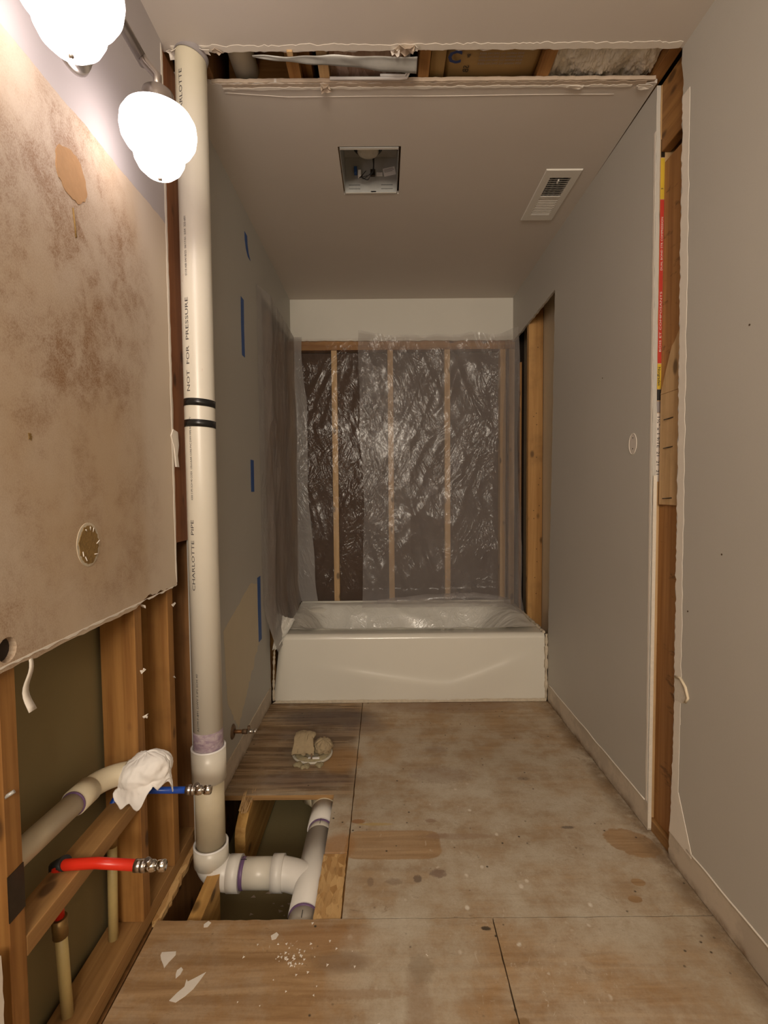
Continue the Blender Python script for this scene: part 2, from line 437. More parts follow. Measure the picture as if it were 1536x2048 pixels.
def plastic(name, haze, gloss, tint=(0.75, 0.72, 0.72), bs=0.6, tlf=0.4):
    n = NT(name)
    t = n.t
    tr = t.nodes.new('ShaderNodeBsdfTransparent')
    tr.inputs[0].default_value = (0.97, 0.96, 0.95, 1)
    df = t.nodes.new('ShaderNodeBsdfDiffuse')
    df.inputs[0].default_value = tint + (1,)
    tl = t.nodes.new('ShaderNodeBsdfTranslucent')
    tl.inputs[0].default_value = tint + (1,)
    gl = t.nodes.new('ShaderNodeBsdfGlossy')
    gl.inputs['Roughness'].default_value = 0.20
    def crease(src, pw):
        f = n.noise(1.0, 3, 0.55, src, 0.9)
        r = n.ma('SUBTRACT', 1.0, n.ma('ABSOLUTE', n.ma('SUBTRACT', n.ma('MULTIPLY', f, 2.0), 1.0)))
        return n.ma('POWER', n.ma('MAXIMUM', r, 0.0), pw)
    def diag(a, sx, sz):
        p = n.ma('ADD', n.ma('MULTIPLY', n.x, math.cos(a)), n.ma('MULTIPLY', n.z, math.sin(a)))
        q = n.ma('SUBTRACT', n.ma('MULTIPLY', n.z, math.cos(a)), n.ma('MULTIPLY', n.x, math.sin(a)))
        return n.vec(n.ma('MULTIPLY', p, sx), n.ma('MULTIPLY', n.y, sx), n.ma('MULTIPLY', q, sz))
    h = n.ma('ADD', n.ma('MULTIPLY', crease(diag(0.35, 16, 4), 7.0), n.step(n.noise(3.0, 2), 0.44, 0.64)),
             n.ma('MULTIPLY', crease(diag(-0.5, 13, 5), 9.0), n.step(n.noise(2.2, 2), 0.46, 0.62)))
    h = n.ma('ADD', h, n.ma('MULTIPLY', crease(diag(0.1, 40, 22), 6.0), 0.13))
    bm = n.bump(h, bs, 0.010)
    t.links.new(bm, gl.inputs['Normal'])
    t.links.new(bm, df.inputs['Normal'])
    m1 = t.nodes.new('ShaderNodeMixShader')
    m1.inputs[0].default_value = tlf
    t.links.new(df.outputs[0], m1.inputs[1])
    t.links.new(tl.outputs[0], m1.inputs[2])
    cloud = n.ma('MULTIPLY', n.ma('ADD', 0.6, n.ma('MULTIPLY', n.noise(2.5, 4, 0.6), 0.8)), haze)
    m2 = t.nodes.new('ShaderNodeMixShader')
    n.put(m2.inputs[0], cloud)
    t.links.new(tr.outputs[0], m2.inputs[1])
    t.links.new(m1.outputs[0], m2.inputs[2])
    m3 = t.nodes.new('ShaderNodeMixShader')
    fr = t.nodes.new('ShaderNodeLayerWeight')
    fr.inputs[0].default_value = 0.35
    t.links.new(bm, fr.inputs['Normal'])
    n.put(m3.inputs[0], n.ma('ADD', gloss, n.ma('MULTIPLY', fr.outputs['Fresnel'], 0.10)))
    t.links.new(m2.outputs[0], m3.inputs[1])
    t.links.new(gl.outputs[0], m3.inputs[2])
    return n.done(m3.outputs[0])
M_pl_clear = plastic('clear_poly_sheet', 0.025, 0.032, bs=0.38)
M_pl_haze = plastic('hazy_poly_sheet', 0.28, 0.028, bs=0.34)
M_pl_dense = plastic('doubled_poly_sheet', 0.62, 0.03, (0.60, 0.57, 0.55), 0.4)
M_pl_tub = plastic('crumpled_poly_liner', 0.80, 0.08, (0.95, 0.93, 0.86), 0.35, 0.1)

# ---------------------------------------------------------------- mesh helpers
class MB:
    def __init__(self):
        self.v, self.f, self.s = [], [], []

    def add(self, vs, fs, smooth=False):
        o = len(self.v)
        self.v += [tuple(p) for p in vs]
        self.f += [tuple(i+o for i in f) for f in fs]
        self.s += [smooth]*len(fs)
        return self

    def box(self, x0, x1, y0, y1, z0, z1):
        v = [(x, y, z) for z in (z0, z1) for y in (y0, y1) for x in (x0, x1)]
        return self.add(v, [(0, 2, 3, 1), (4, 5, 7, 6), (0, 1, 5, 4), (2, 6, 7, 3), (0, 4, 6, 2), (1, 3, 7, 5)])

    def lathe(self, prof, c, axis=(0, 0, 1), n=32, cap=False, wob=None):
        """prof: (radius, height) list; c: base point; axis direction"""
        ax = Vector(axis).normalized()
        a = ax.orthogonal().normalized()
        b = ax.cross(a)
        vs = []
        for j, (r, h) in enumerate(prof):
            for i in range(n):
                t = 2*PI*i/n
                rr = r*(1 + (wob(t, j) if wob else 0))
                vs.append(Vector(c) + ax*h + a*(rr*math.cos(t)) + b*(rr*math.sin(t)))
        fs = [(j*n+i, j*n+(i+1) % n, (j+1)*n+(i+1) % n, (j+1)*n+i) for j in range(len(prof)-1) for i in range(n)]
        self.add(vs, fs, True)
        if cap:
            o = len(self.v) - len(vs)
            self.f.append(tuple(range(o, o+n)))
            self.f.append(tuple(range(o+(len(prof)-1)*n, o+len(prof)*n)))
            self.s += [False, False]
        return self

    def tube(self, pts, r, n=14, cap=True, rs=None):
        pts = [Vector(p) for p in pts]
        vs, up = [], None
        for k, p in enumerate(pts):
            d = (pts[min(k+1, len(pts)-1)] - pts[max(k-1, 0)]).normalized()
            if up is None:
                a = d.orthogonal().normalized()
            else:
                a = (up - d*up.dot(d)).normalized()
            up = a
            b = d.cross(a)
            rr = rs[k] if rs else r
            for i in range(n):
                t = 2*PI*i/n
                vs.append(p + a*(rr*math.cos(t)) + b*(rr*math.sin(t)))
        m = len(pts)
        fs = [(j*n+i, j*n+(i+1) % n, (j+1)*n+(i+1) % n, (j+1)*n+i) for j in range(m-1) for i in range(n)]
        self.add(vs, fs, True)
        if cap:
            o = len(self.v) - len(vs)
            self.f.append(tuple(reversed(range(o, o+n))))
            self.f.append(tuple(range(o+(m-1)*n, o+m*n)))
            self.s += [False, False]
        return self

    def grid(self, nu, nv, fn, smooth=True):
        vs = [fn(i/nu, j/nv) for j in range(nv+1) for i in range(nu+1)]
        fs = [(j*(nu+1)+i, j*(nu+1)+i+1, (j+1)*(nu+1)+i+1, (j+1)*(nu+1)+i) for j in range(nv) for i in range(nu)]
        return self.add(vs, fs, smooth)

    def slab(self, outer, holes, mp, t):
        """polygon with holes in (u, v), extruded by t; mp(u, v, w) -> xyz"""
        loops = [outer] + list(holes)
        flat = [p for l in loops for p in l]
        tris = tessellate_polygon([[Vector((p[0], p[1], 0)) for p in l] for l in loops])
        n = len(flat)
        vs = [mp(p[0], p[1], 0) for p in flat] + [mp(p[0], p[1], t) for p in flat]
        fs = [tuple(tr) for tr in tris] + [tuple(i+n for i in reversed(tr)) for tr in tris]
        o = 0
        for l in loops:
            k = len(l)
            for i in range(k):
                a, b = o+i, o+(i+1) % k
                fs.append((a, b, b+n, a+n))
            o += k
        return self.add(vs, fs)

    def obj(self, name, mat, parent=None, bevel=0.0, solid=0.0):
        if parent is None:
            xs, ys, zs = zip(*self.v)
            off = Vector(((min(xs)+max(xs))/2, (min(ys)+max(ys))/2, min(zs)))
        else:
            off = Vector((0, 0, 0))
            p = parent
            while p is not None:
                off += p.location
                p = p.parent
        me = bpy.data.meshes.new(name)
        me.from_pydata([tuple(Vector(v)-off) for v in self.v], [], self.f)
        me.polygons.foreach_set('use_smooth', self.s)
        bm = bmesh.new()
        bm.from_mesh(me)
        bmesh.ops.recalc_face_normals(bm, faces=bm.faces)
        if bevel:
            bmesh.ops.bevel(bm, geom=list(bm.edges), offset=bevel, segments=1, affect='EDGES')
        bm.to_mesh(me)
        bm.free()
        me.materials.append(mat)
        o = bpy.data.objects.new(name, me)
        COL.objects.link(o)
        if parent is None:
            o.location = off
        else:
            o.parent = parent
        if solid:
            md = o.modifiers.new('thickness', 'SOLIDIFY')
            md.thickness = solid
        return o


def box(name, mat, parent, x0, x1, y0, y1, z0, z1, bevel=0.0015):
    return MB().box(x0, x1, y0, y1, z0, z1).obj(name, mat, parent, bevel)


def empty(name, loc=(0, 0, 0)):
    o = bpy.data.objects.new(name, None)
    o.location = loc
    o.empty_display_size = 0.05
    COL.objects.link(o)
    return o


def tag(o, label, cat, group=None):
    o['label'] = label
    o['category'] = cat
    if group:
        o['group'] = group
    return o


def thing(name, loc, label, cat, group=None):
    return tag(empty(name, loc), label, cat, group)


def struct(name):
    o = empty(name)
    o['kind'] = 'structure'
    return o


def jag(p, q, amp=0.003, st=0.012):
    """ragged line from p to q, without q"""
    p, q = Vector(p), Vector(q)
    d = q-p
    n = max(1, int(d.length/st))
    perp = Vector((-d.y, d.x)).normalized()
    out = []
    for i in range(n):
        t = i/n
        k = 0 if i == 0 else R.uniform(-1, 1)*amp + amp*1.5*noise.noise(Vector((p.x*9+t*n*0.35, p.y*7, 3)))
        out.append(tuple(p + d*t + perp*k))
    return out


def text_mesh(body, size, fn, name, mat, parent, sx=1.0, bold=0.0):
    """flat lettering mapped by fn(u, v) -> xyz"""
    cu = bpy.data.curves.new(name, 'FONT')
    cu.body = body
    cu.size = size
    cu.resolution_u = 2
    cu.offset = bold
    to = bpy.data.objects.new('tmp', cu)
    me = bpy.data.meshes.new_from_object(to)
    mb = MB()
    mb.add([fn(v.co.x*sx, v.co.y) for v in me.vertices], [tuple(p.vertices) for p in me.polygons])
    bpy.data.objects.remove(to)
    bpy.data.meshes.remove(me)
    bpy.data.curves.remove(cu)
    return mb.obj(name, mat, parent)


def nz(x, y, z=0.0):
    return noise.noise(Vector((x, y, z)))


XL, XR, H = -0.622, 0.882, 2.44
YB, Y0 = 3.43, -2.10
DT = 0.0127

# ================================================================ FLOOR
floor = struct('floor')
def ply(poly, name='plywood_panel', z=0.0, t=0.019, mat=None, holes=()):
    return MB().slab(poly, holes, lambda u, v, w: (u, v, z-t+w), t).obj(name, mat or M_floor, floor)
e = 0.0015
flh = [(-0.322+0.052*math.cos(i*PI/10), 2.146+0.052*math.sin(i*PI/10)) for i in range(20)]
ply([(XL-0.006, 1.858), (-0.205, 1.856), (-0.200, 1.858), (-0.200, 1.553), (-0.1275, 1.553)]
    + jag((-0.1275, 1.553), (-0.1265, 2.67), 0.0008, 0.02)[1:] + [(-0.1265, 2.67), (XL-0.006, 2.67)], holes=[flh])
ply([(-0.1235, 1.306)] + jag((-0.1235, 1.306), (0.895, 1.306), 0.0007, 0.02)[1:] + [(0.895, 1.306), (0.895, 2.67)]
    + jag((-0.123, 2.67), (-0.1235, 1.306), 0.0008, 0.02))
ply([(XL-0.018, Y0), (0.2815, Y0)] + jag((0.2815, Y0), (0.2825, 1.302), 0.0008, 0.02)[1:]
    + jag((0.2825, 1.302), (XL-0.018, 1.302), 0.0012, 0.015))
ply([(0.2850, Y0), (0.895, Y0), (0.895, 1.303)] + jag((0.895, 1.3015), (0.2860, 1.3015), 0.0009, 0.02)[1:] + [(0.2860, 1.303)])
o = ply(jag((-0.203, 1.306), (-0.1285, 1.306), 0.0006) + jag((-0.1285, 1.306), (-0.1285, 1.55), 0.0015)
    + jag((-0.1285, 1.55), (-0.203, 1.55), 0.0008) + jag((-0.203, 1.55), (-0.203, 1.306), 0.0008), 'osb_strip', -0.004, 0.018, M_osbf)
o['label'] = 'yellow strand board strip beside the hole'
# cut ply edge facing the camera above the hole
MB().box(XL, -0.201, 1.8545, 1.8565, -0.019, -0.0015).obj('ply_edge', M_plyedge, floor)
# subfloor, joists, ceiling of the room below
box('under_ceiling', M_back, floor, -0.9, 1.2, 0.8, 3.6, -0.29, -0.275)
for (x, y0, y1) in ((-0.1615, 0.9, 3.5), (0.24, 0.9, 3.5), (0.60, 0.9, 3.5), (0.86, 0.9, 3.5)):
    box('joist', M_wy, floor, x, x+0.038, y0, y1, -0.26, -0.0195)
box('joist', M_wdark, floor, -0.66, -0.640, 0.9, 3.5, -0.27, -0.019)
# strip of old subfloor left along the wall
MB().slab(jag((XL-0.018, 1.304), (XL+0.005, 1.304), .001) + jag((XL+0.004, 1.304), (XL-0.006, 1.73), .003) + [(XL-0.006, 1.73), (XL-0.02, 1.73)],
          [], lambda u, v, w: (u, v, -0.02+w), 0.016).obj('old_subfloor_strip', M_osbf, floor)
# far joist with a cut, splintered end
def joist_far():
    mb = MB()
    x0, x1 = -0.548, -0.510
    prof = [(1.742, -0.26), (1.742, -0.085), (1.752, -0.058), (1.80, -0.030), (1.86, -0.020), (3.4, -0.0195), (3.4, -0.26)]
    n = len(prof)
    vs = [(x0, y, z) for y, z in prof] + [(x1, y, z) for y, z in prof]
    fs = [tuple(range(n)), tuple(reversed(range(n, 2*n)))] + [(i, (i+1) % n, (i+1) % n+n, i+n) for i in range(n)]
    return mb.add(vs, fs)
joist_far().obj('joist', M_wgold, floor, 0.001)
sp = MB()
for k in range(16):
    x = -0.545 + R.random()*0.033
    y = 1.77 + R.random()*0.07
    l = 0.03 + R.random()*0.05
    z = -0.018 + R.random()*0.008
    dx = R.uniform(-0.008, 0.008)
    w = 0.002+R.random()*0.003
    sp.add([(x-w, y, z), (x+w, y, z), (x+dx, y+l, z+0.012+R.random()*0.012), (x, y, z-0.004)], [(0, 1, 2), (0, 3, 1), (1, 3, 2), (0, 2, 3)])
sp.obj('splinter', M_wlighty, floor)['kind'] = 'stuff'
# near joist end
j2 = MB()
prof = [(0.95, -0.25), (0.95, -0.0195), (1.33, -0.0195), (1.49, -0.016), (1.485, -0.05), (1.478, -0.25)]
n_ = len(prof)
j2.add([(-0.553, y, z) for y, z in prof]+[(-0.515, y, z) for y, z in prof],
       [tuple(range(n_)), tuple(reversed(range(n_, 2*n_)))]+[(i, (i+1) % n_, (i+1) % n_+n_, i+n_) for i in range(n_)])
j2.obj('joist', M_wgold, floor, 0.001)
box('blocking', M_wlighty, floor, -0.513, -0.475, 1.31, 1.345, -0.26, -0.06)
# debris under the hole
deb = MB()
for k in range(60):
    x, y = R.uniform(-0.50, -0.18), R.uniform(1.30, 1.85)
    s = R.uniform(0.004, 0.014)
    a = R.random()*PI
    deb.add([(x+s*math.cos(a+t), y+s*math.sin(a+t)*0.7, -0.2745+R.uniform(0.0005, 0.003)) for t in (0, 2.2, 4.1)]
            + [(x, y, -0.2752)], [(0, 1, 2), (0, 3, 1), (1, 3, 2), (2, 3, 0)])
deb.obj('rubble', M_dust, floor)['kind'] = 'stuff'

# ================================================================ CEILING
ceil = struct('ceiling')
cp = lambda z: (lambda u, v, w: (u, v, z+w))
near_edge = jag((XR+0.012, 1.517), (XL-0.018, 1.519), 0.0035, 0.012)
MB().slab([(XL-0.018, Y0), (XR+0.012, Y0)] + near_edge + [(XL-0.018, 1.519)], [], cp(H), DT).obj('drywall_panel', M_ceil, ceil)
fan = [(-0.161, 1.927), (0.0755, 1.927), (0.0755, 2.229), (-0.161, 2.229)]
reg = [(0.695, 2.115), (0.782, 2.115), (0.782, 2.395), (0.695, 2.395)]
far_edge = jag((XL+0.07, 1.632), (XR-0.005, 1.645), 0.0025, 0.012)
MB().slab(far_edge + [(XR-0.005, 1.645), (XR+0.012, YB+0.01), (XL-0.018, YB+0.01), (XL-0.018, 1.60)], [fan, reg], cp(H), DT).obj('drywall_panel', M_ceil, ceil)
# torn paper along both cut edges
def strip_pts(x0, x1, ya, yb, ampa, ampb):
    return jag((x0, ya), (x1, ya), ampa, 0.010) + [(x1, ya), (x1, yb)] + jag((x1, yb), (x0, yb), ampb, 0.016)[1:] + [(x0, yb)]
MB().slab(strip_pts(XL+0.02, XR-0.01, 1.497, 1.5175, 0.003, 0.002), [], lambda u, v, w: (u, v, H-0.0012+w), 0.0011).obj('torn_paper', M_bare, ceil)
MB().slab(strip_pts(-0.50, 0.84, 1.6345, 1.650, 0.002, 0.0022), [], lambda u, v, w: (u, v, H-0.0012+w), 0.0011).obj('torn_paper', M_dust, ceil)
MB().slab(strip_pts(-0.50, 0.80, 1.648, 1.656, 0.002, 0.0022), [], lambda u, v, w: (u, v, H-0.0022+w), 0.0021).obj('torn_paper', M_bare, ceil)
cr = MB()
cr.tube([(x/100, 1.688 + 0.003*nz(x/37, 1) - (0.02*(abs(x+30)/22) if x < -30 else 0), H-0.0002) for x in range(-50, 78, 2)], 0.0013, 5)
cr.obj('paint_ridge', M_ceil, ceil)
# cut gypsum edges
MB().slab(strip_pts(-0.53, 0.865, 1.630, 1.6355, 0.001, 0.001), [], cp(H+0.0008), 0.0115).obj('gypsum_edge', M_dust, ceil)
# ragged torn flaps and holes
def flap(cx, cy, z, w, h, mat, seed, parent, nm='torn_flap', sag=0.02):
    rr = random.Random(seed)
    k = 11
    mb = MB()
    pts = [(cx, cy, z)]
    for i in range(k):
        a = 2*PI*i/k
        q = rr.uniform(0.55, 1.1)
        pts.append((cx+w*q*math.cos(a), cy+h*q*math.sin(a), z-rr.uniform(0, sag)))
    mb.add(pts, [(0, i+1, (i+1) % k+1) for i in range(k)])
    return mb.obj(nm, mat, parent, solid=0.0012)
flap(0.075, 1.508, H-0.001, 0.034, 0.020, M_dust, 3, ceil)
flap(0.045, 1.512, H-0.002, 0.014, 0.014, M_bare, 5, ceil, sag=0.014)
flap(0.102, 1.505, H-0.002, 0.012, 0.014, M_gyp, 9, ceil, sag=0.010)
flap(-0.175, 1.645, H-0.001, 0.022, 0.016, M_dust, 11, ceil)
flap(-0.52, 1.507, H-0.001, 0.035, 0.018, M_bare, 13, ceil, sag=0.012)
flap(-0.595, 1.512, H-0.001, 0.028, 0.016, M_bare, 15, ceil, sag=0.016)
flap(-0.475, 1.51, H-0.001, 0.020, 0.012, M_dust, 19, ceil, sag=0.01)
flap(0.62, 1.652, H-0.002, 0.03, 0.010, M_bare, 17, ceil, sag=0.004)
flap(0.84, 1.655, H-0.002, 0.03, 0.012, M_bare, 21, ceil, sag=0.004)
# framing above
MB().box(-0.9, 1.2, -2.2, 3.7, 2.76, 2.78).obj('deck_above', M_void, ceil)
def cj(x0, x1, mat=M_wy, z0=H+0.0135, z1=2.74, ya=1.3, yb=3.4, nm='ceiling_joist'):
    return box(nm, mat, ceil, x0, x1, ya, yb, z0, z1)
cj(-0.560, -0.522, M_wdark, ya=1.585)
cj(-0.285, -0.247)
cj(-0.247, -0.215, M_wy, z0=H+0.05, nm='sister_joist')
cj(-0.190, -0.158, M_wlighty)
cj(0.068, 0.088, M_wlighty, z0=H+0.06)
cj(0.118, 0.152)
cj(0.490, 0.528)
cj(0.500, 0.515, M_wdark, z0=H+0.02, yb=1.70, nm='nailer')
cj(0.856, 0.893)
box('ceiling_blocking', M_wx, ceil, -0.50, -0.29, 1.72, 1.758, H+0.06, 2.70)
MB().box(-0.157, 0.066, 1.45, 1.95, H+0.052, H+0.064).obj('osb_sheet', M_osb, ceil)

# --- register and fan
rg = thing('ceiling_register', (0.738, 2.255, H), 'white slatted air register in the ceiling near the right wall', 'vent')
fr = MB()
x0, x1, y0, y1 = 0.663, 0.812, 2.066, 2.446
for (a, b, c, d) in ((x0, 0.695, y0, y1), (0.782, x1, y0, y1), (0.695, 0.782, y0, 2.115), (0.695, 0.782, 2.395, y1)):
    fr.add([(a, c, H-0.001), (b, c, H-0.001), (b, d, H-0.001), (a, d, H-0.001),
            (a+.003*(a == x0), c+.003*(c == y0), H-0.006), (b-.003*(b == x1), c+.003*(c == y0), H-0.006),
            (b-.003*(b == x1), d-.003*(d == y1), H-0.006), (a+.003*(a == x0), d-.003*(d == y1), H-0.006)],
           [(0, 1, 2, 3), (4, 5, 6, 7), (0, 1, 5, 4), (1, 2, 6, 5), (2, 3, 7, 6), (3, 0, 4, 7)])
fr.obj('frame', M_white, rg)
box('divider', M_white, rg, 0.695, 0.782, 2.248, 2.262, H-0.006, H-0.003, 0.0005)
for k in range(10):
    for half, tilt in ((0, 1), (1, -1)):
        yc = (2.121 + 0.0132*k) if half == 0 else (2.268 + 0.0132*k)
        s = MB()
        dz, dy = (0.009, 0.0060 if half == 0 else 0.0036)
        s.add([(0.695, yc-dy*tilt*0.5-.0006, H-0.005), (0.782, yc-dy*tilt*0.5-.0006, H-0.005), (0.782, yc+dy*tilt, H-0.005+dz), (0.695, yc+dy*tilt, H-0.005+dz),
               (0.695, yc-dy*tilt*0.5+.0014, H-0.005), (0.782, yc-dy*tilt*0.5+.0014, H-0.005), (0.782, yc+dy*tilt+.001, H-0.005+dz), (0.695, yc+dy*tilt+.001, H-0.005+dz)],
              [(0, 1, 2, 3), (4, 5, 6, 7), (0, 1, 5, 4), (1, 2, 6, 5), (2, 3, 7, 6), (3, 0, 4, 7)])
        s.obj('slat', M_white, rg)
dm = MB()
for x in (0.716, 0.738, 0.760):
    dm.box(x-0.001, x+0.001, 2.118, 2.392, H+0.016, H+0.03)
dm.obj('rear_vane', M_galv, rg)
box('damper_lever', M_white, rg, 0.732, 0.736, 2.128, 2.150, H-0.012, H-0.003, 0.0005)
dk = MB()
dk.box(0.690, 0.694, 2.11, 2.40, H+0.013, H+0.16).box(0.783, 0.787, 2.11, 2.40, H+0.013, H+0.16)
dk.box(0.694, 0.783, 2.11, 2.114, H+0.013, H+0.16).box(0.694, 0.783, 2.396, 2.40, H+0.013, H+0.16).box(0.690, 0.787, 2.11, 2.40, H+0.16, H+0.164)
dk.obj('duct_boot', M_darkmetal, rg)

fb = thing('fan_housing', (-0.043, 2.078, H), 'open galvanised exhaust fan housing recessed in the ceiling, wires hanging inside', 'exhaust fan')
hb = MB()
x0, x1, y0, y1, z0, z1 = -0.156, 0.068, 1.932, 2.225, H-0.002, H+0.150
t = 0.0015
hb.box(x0, x0+t, y0, y1, z0, z1).box(x1-t, x1, y0, y1, z0, z1).box(x0, x1, y0, y0+t, z0, z1).box(x0, x1, y1-t, y1, z0, z1).box(x0, x1, y0, y1, z1, z1+t)
hb.obj('housing', M_galv, fb)
MB().box(x0, x1, y1-0.010, y1-0.002, z0, z0+0.0015).obj('lip', M_white, fb)
MB().box(x0, x1, y0+.001, y0+0.010, z0, z0+.0015).obj('lip', M_white, fb)
bl = MB().lathe([(0.044, 0.150), (0.044, 0.085), (0.040, 0.079), (0.026, 0.076), (0.001, 0.075)], (-0.052, 2.085, H), n=28)
bl.obj('motor', M_flange, fb)
MB().lathe([(0.060, 0.149), (0.060, 0.100), (0.050, 0.098)], (-0.052, 2.085, H), n=32).obj('blower_ring', M_black, fb)
box('outlet', M_rim, fb, -0.020, 0.006, 2.218, 2.222, H+0.070, H+0.085, 0.0005)
box('socket_box', M_darkmetal, fb, -0.046, -0.026, 2.212, 2.2225, H+0.068, H+0.095, 0.001)
box('connector_blue', M_blue, fb, -0.115, -0.103, 2.200, 2.222, H+0.075, H+0.100, 0.0005)
box('connector_white', M_rim, fb, -0.099, -0.086, 2.200, 2.222, H+0.062, H+0.085, 0.0005)
box('tab', M_kraft, fb, -0.045, -0.022, 2.2235, 2.226, H-0.002, H+0.010, 0.0005)
for k in range(3):
    w = [(-0.036+0.004*k, 2.13, H+0.11), (-0.030, 2.15, H+0.06-0.012*k), (-0.055-0.02*k, 2.17, H+0.020+0.006*k), (-0.085, 2.19, H+0.05), (-0.060, 2.20, H+0.085)]
    pts = []
    for i in range(4):
        for q in range(6):
            a, b = Vector(w[i]), Vector(w[i+1])
            pts.append(a.lerp(b, q/6))
    for _ in range(3):
        pts = [pts[0]]+[(pts[i-1]+pts[i]*2+pts[i+1])/4 for i in range(1, len(pts)-1)]+[pts[-1]]
    MB().tube(pts, 0.0016, 6).obj('wire', M_black, fb)
lb = MB()
def onback(u, v):      # sticker on the far side wall of the housing
    a = math.radians(12)
    return (0.036+u*math.cos(a)-v*math.sin(a), 2.2225, H+0.090+u*math.sin(a)+v*math.cos(a))
lb.add([onback(-0.026, -0.017), onback(0.026, -0.017), onback(0.026, 0.017), onback(-0.026, 0.017)], [(0, 1, 2, 3)])
lb.obj('sticker', M_rim, fb)
for k, (v, w) in enumerate(((0.011, 0.040), (0.006, 0.044), (0.001, 0.036))):
    ln = MB().add([tuple(Vector(onback(a, b))+Vector((0, -0.0003, 0))) for a, b in ((-0.022, v-.001), (-0.022+w, v-.001), (-0.022+w, v+.001), (-0.022, v+.001))], [(0, 1, 2, 3)])
    ln.obj('print_line', M_inkgray, fb)
for (a, b) in ((-0.14, -0.09), (0.0, 0.05)):
    for zz in (0.018, 0.034):
        MB().box(a, b, 2.2225, 2.2233, H+zz, H+zz+0.0015).obj('slot', M_ink, fb)

# --- contents of the ceiling gap
dp = MB().tube([(-0.440, 1.30, 2.545), (-0.440, 1.72, 2.545), (-0.440, 3.3, 2.56)], 0.040, 24)
tag(dp.obj('vent_pipe', M_pvcold, None), 'cream plastic pipe lying between the joists in the ceiling gap', 'pipe')
du = MB().box(-0.60, -0.565, 1.585, 2.2, H+0.02, H+0.2)
tag(du.obj('duct_wrap', M_inkgray, None), 'gray purple duct side in the ceiling gap beside the big pipe', 'duct')
# galvanised flashing strip hanging below the near edge
fs_ = MB()
def flash(u, v):
    x = -0.375 + u*0.485
    w = 0.006+0.046*u**0.8
    y = 1.527 + w*v + 0.002*math.sin(u*9)
    z = H - 0.003 - 0.007*u + 0.005*nz(u*7, v*2) - 0.006*v*u
    return (x, y, z)
fs_.grid(60, 5, flash)
tag(fs_.obj('metal_flashing', M_galv, None, solid=0.001), 'bent strip of galvanised metal hanging in the ceiling gap', 'metal strip')
cb = MB().tube([(-0.157, 1.6235, H+0.006), (0.060, 1.6235, H+0.004), (0.082, 1.6235, H+0.006), (0.090, 1.622, H+0.02), (0.090, 1.60, H+0.09), (0.09, 1.59, H+0.2)], 0.0045, 8)
cb.tube([(-0.0, 1.618, H+0.010), (0.078, 1.618, H+0.009), (0.083, 1.617, H+0.02), (0.083, 1.596, H+0.09), (0.083, 1.59, H+0.2)], 0.0035, 8)
tag(cb.obj('white_cable', M_rim, None), 'white electrical cable running along the far edge of the ceiling gap', 'cable')
bt = thing('insulation_batt', (0.335, 1.9, H+0.03), 'brown kraft-faced insulation batt with blue and black print, in ceiling gap', 'insulation', None)
MB().grid(24, 12, lambda u, v: (0.200+u*0.288, 1.35+v*1.0, H+0.030+0.012*abs(2*u-1)**3+0.004*nz(u*5, v*5))).obj('kraft_face', M_kraft, bt, solid=0.004)
box('fibre_fill', M_insul, bt, 0.202, 0.486, 1.35, 2.35, H+0.055, H+0.24, 0.003)
box('kraft_flap', M_kraft, bt, 0.155, 0.200, 1.35, 2.35, H+0.030, H+0.036, 0.0005)
def onk(x, y, ang=0.0, z=H+0.0268):
    c, s = math.cos(ang), math.sin(ang)
    return lambda u, v: (x+u*c-v*s, y+u*s+v*c, z)
text_mesh('C', 0.060, onk(0.205, 1.555), 'print', M_inkblue, bt, bold=0.002)
text_mesh('SB', 0.026, onk(0.275, 1.605, PI/2), 'print', M_ink, bt)
text_mesh('&', 0.02, onk(0.262, 1.565, 0), 'print', M_ink, bt)
for k in range(4):
    text_mesh('KEEP FACING TO WARM SIDE', 0.010, onk(0.300, 1.560+0.012*k), 'print', M_inkgray, bt)
# loose white insulation
def fluff(u, v):
    x = 0.531 + u*0.322
    y = 1.35 + v*0.75
    z = H+0.040+0.020*nz(u*6, v*12, 2)+0.010*nz(u*17, v*34, 5)+0.006*nz(u*60, v*110, 7)+0.003*nz(u*130, v*240, 3)
    return (x+0.002*nz(u*20, v*20, 9), y, z)
fi = MB().grid(150, 200, fluff)
tag(fi.obj('loose_insulation', M_insul, None, solid=0.01), 'fluffy white fibre insulation filling the right bay of the ceiling gap', 'insulation')
box('wood_scrap', M_wlighty, ceil, -0.272, -0.255, 1.512, 1.530, H-0.006, H+0.006)

# ================================================================ LEFT WALL
wl = struct('wall_left')
yz = lambda x, s: (lambda u, v, w: (x + s*w, u, v))
bot = jag((1.487, 0.882), (1.28, 0.888), 0.003, 0.012) + jag((1.28, 0.884), (1.24, 0.870), 0.004, 0.01) + jag((1.24, 0.870), (Y0, 0.878), 0.0018, 0.02)
edge = jag((1.489, H), (1.494, 1.28), 0.0018, 0.02) + jag((1.494, 1.28), (1.487, 0.882), 0.0018, 0.02)
hole = [(0.812+0.021*math.cos(i*PI/8), 0.905+0.021*math.sin(i*PI/8)) for i in range(16)]
MB().slab([(Y0, H)] + edge + bot + [(Y0, 0.878)], [hole], yz(XL, -1), DT).obj('drywall_panel', M_mirror, wl)
MB().slab([(1.475, H-0.01)]+jag((1.475, H-0.01), (1.478, 0.9), 0.0015, 0.02)[1:]+[(1.486, 0.89)]+jag((1.4865, 0.9), (1.4868, H-0.01), 0.0008, 0.02), [], yz(XL+0.0009, -1), 0.0008).obj('torn_paper', M_bare, wl)
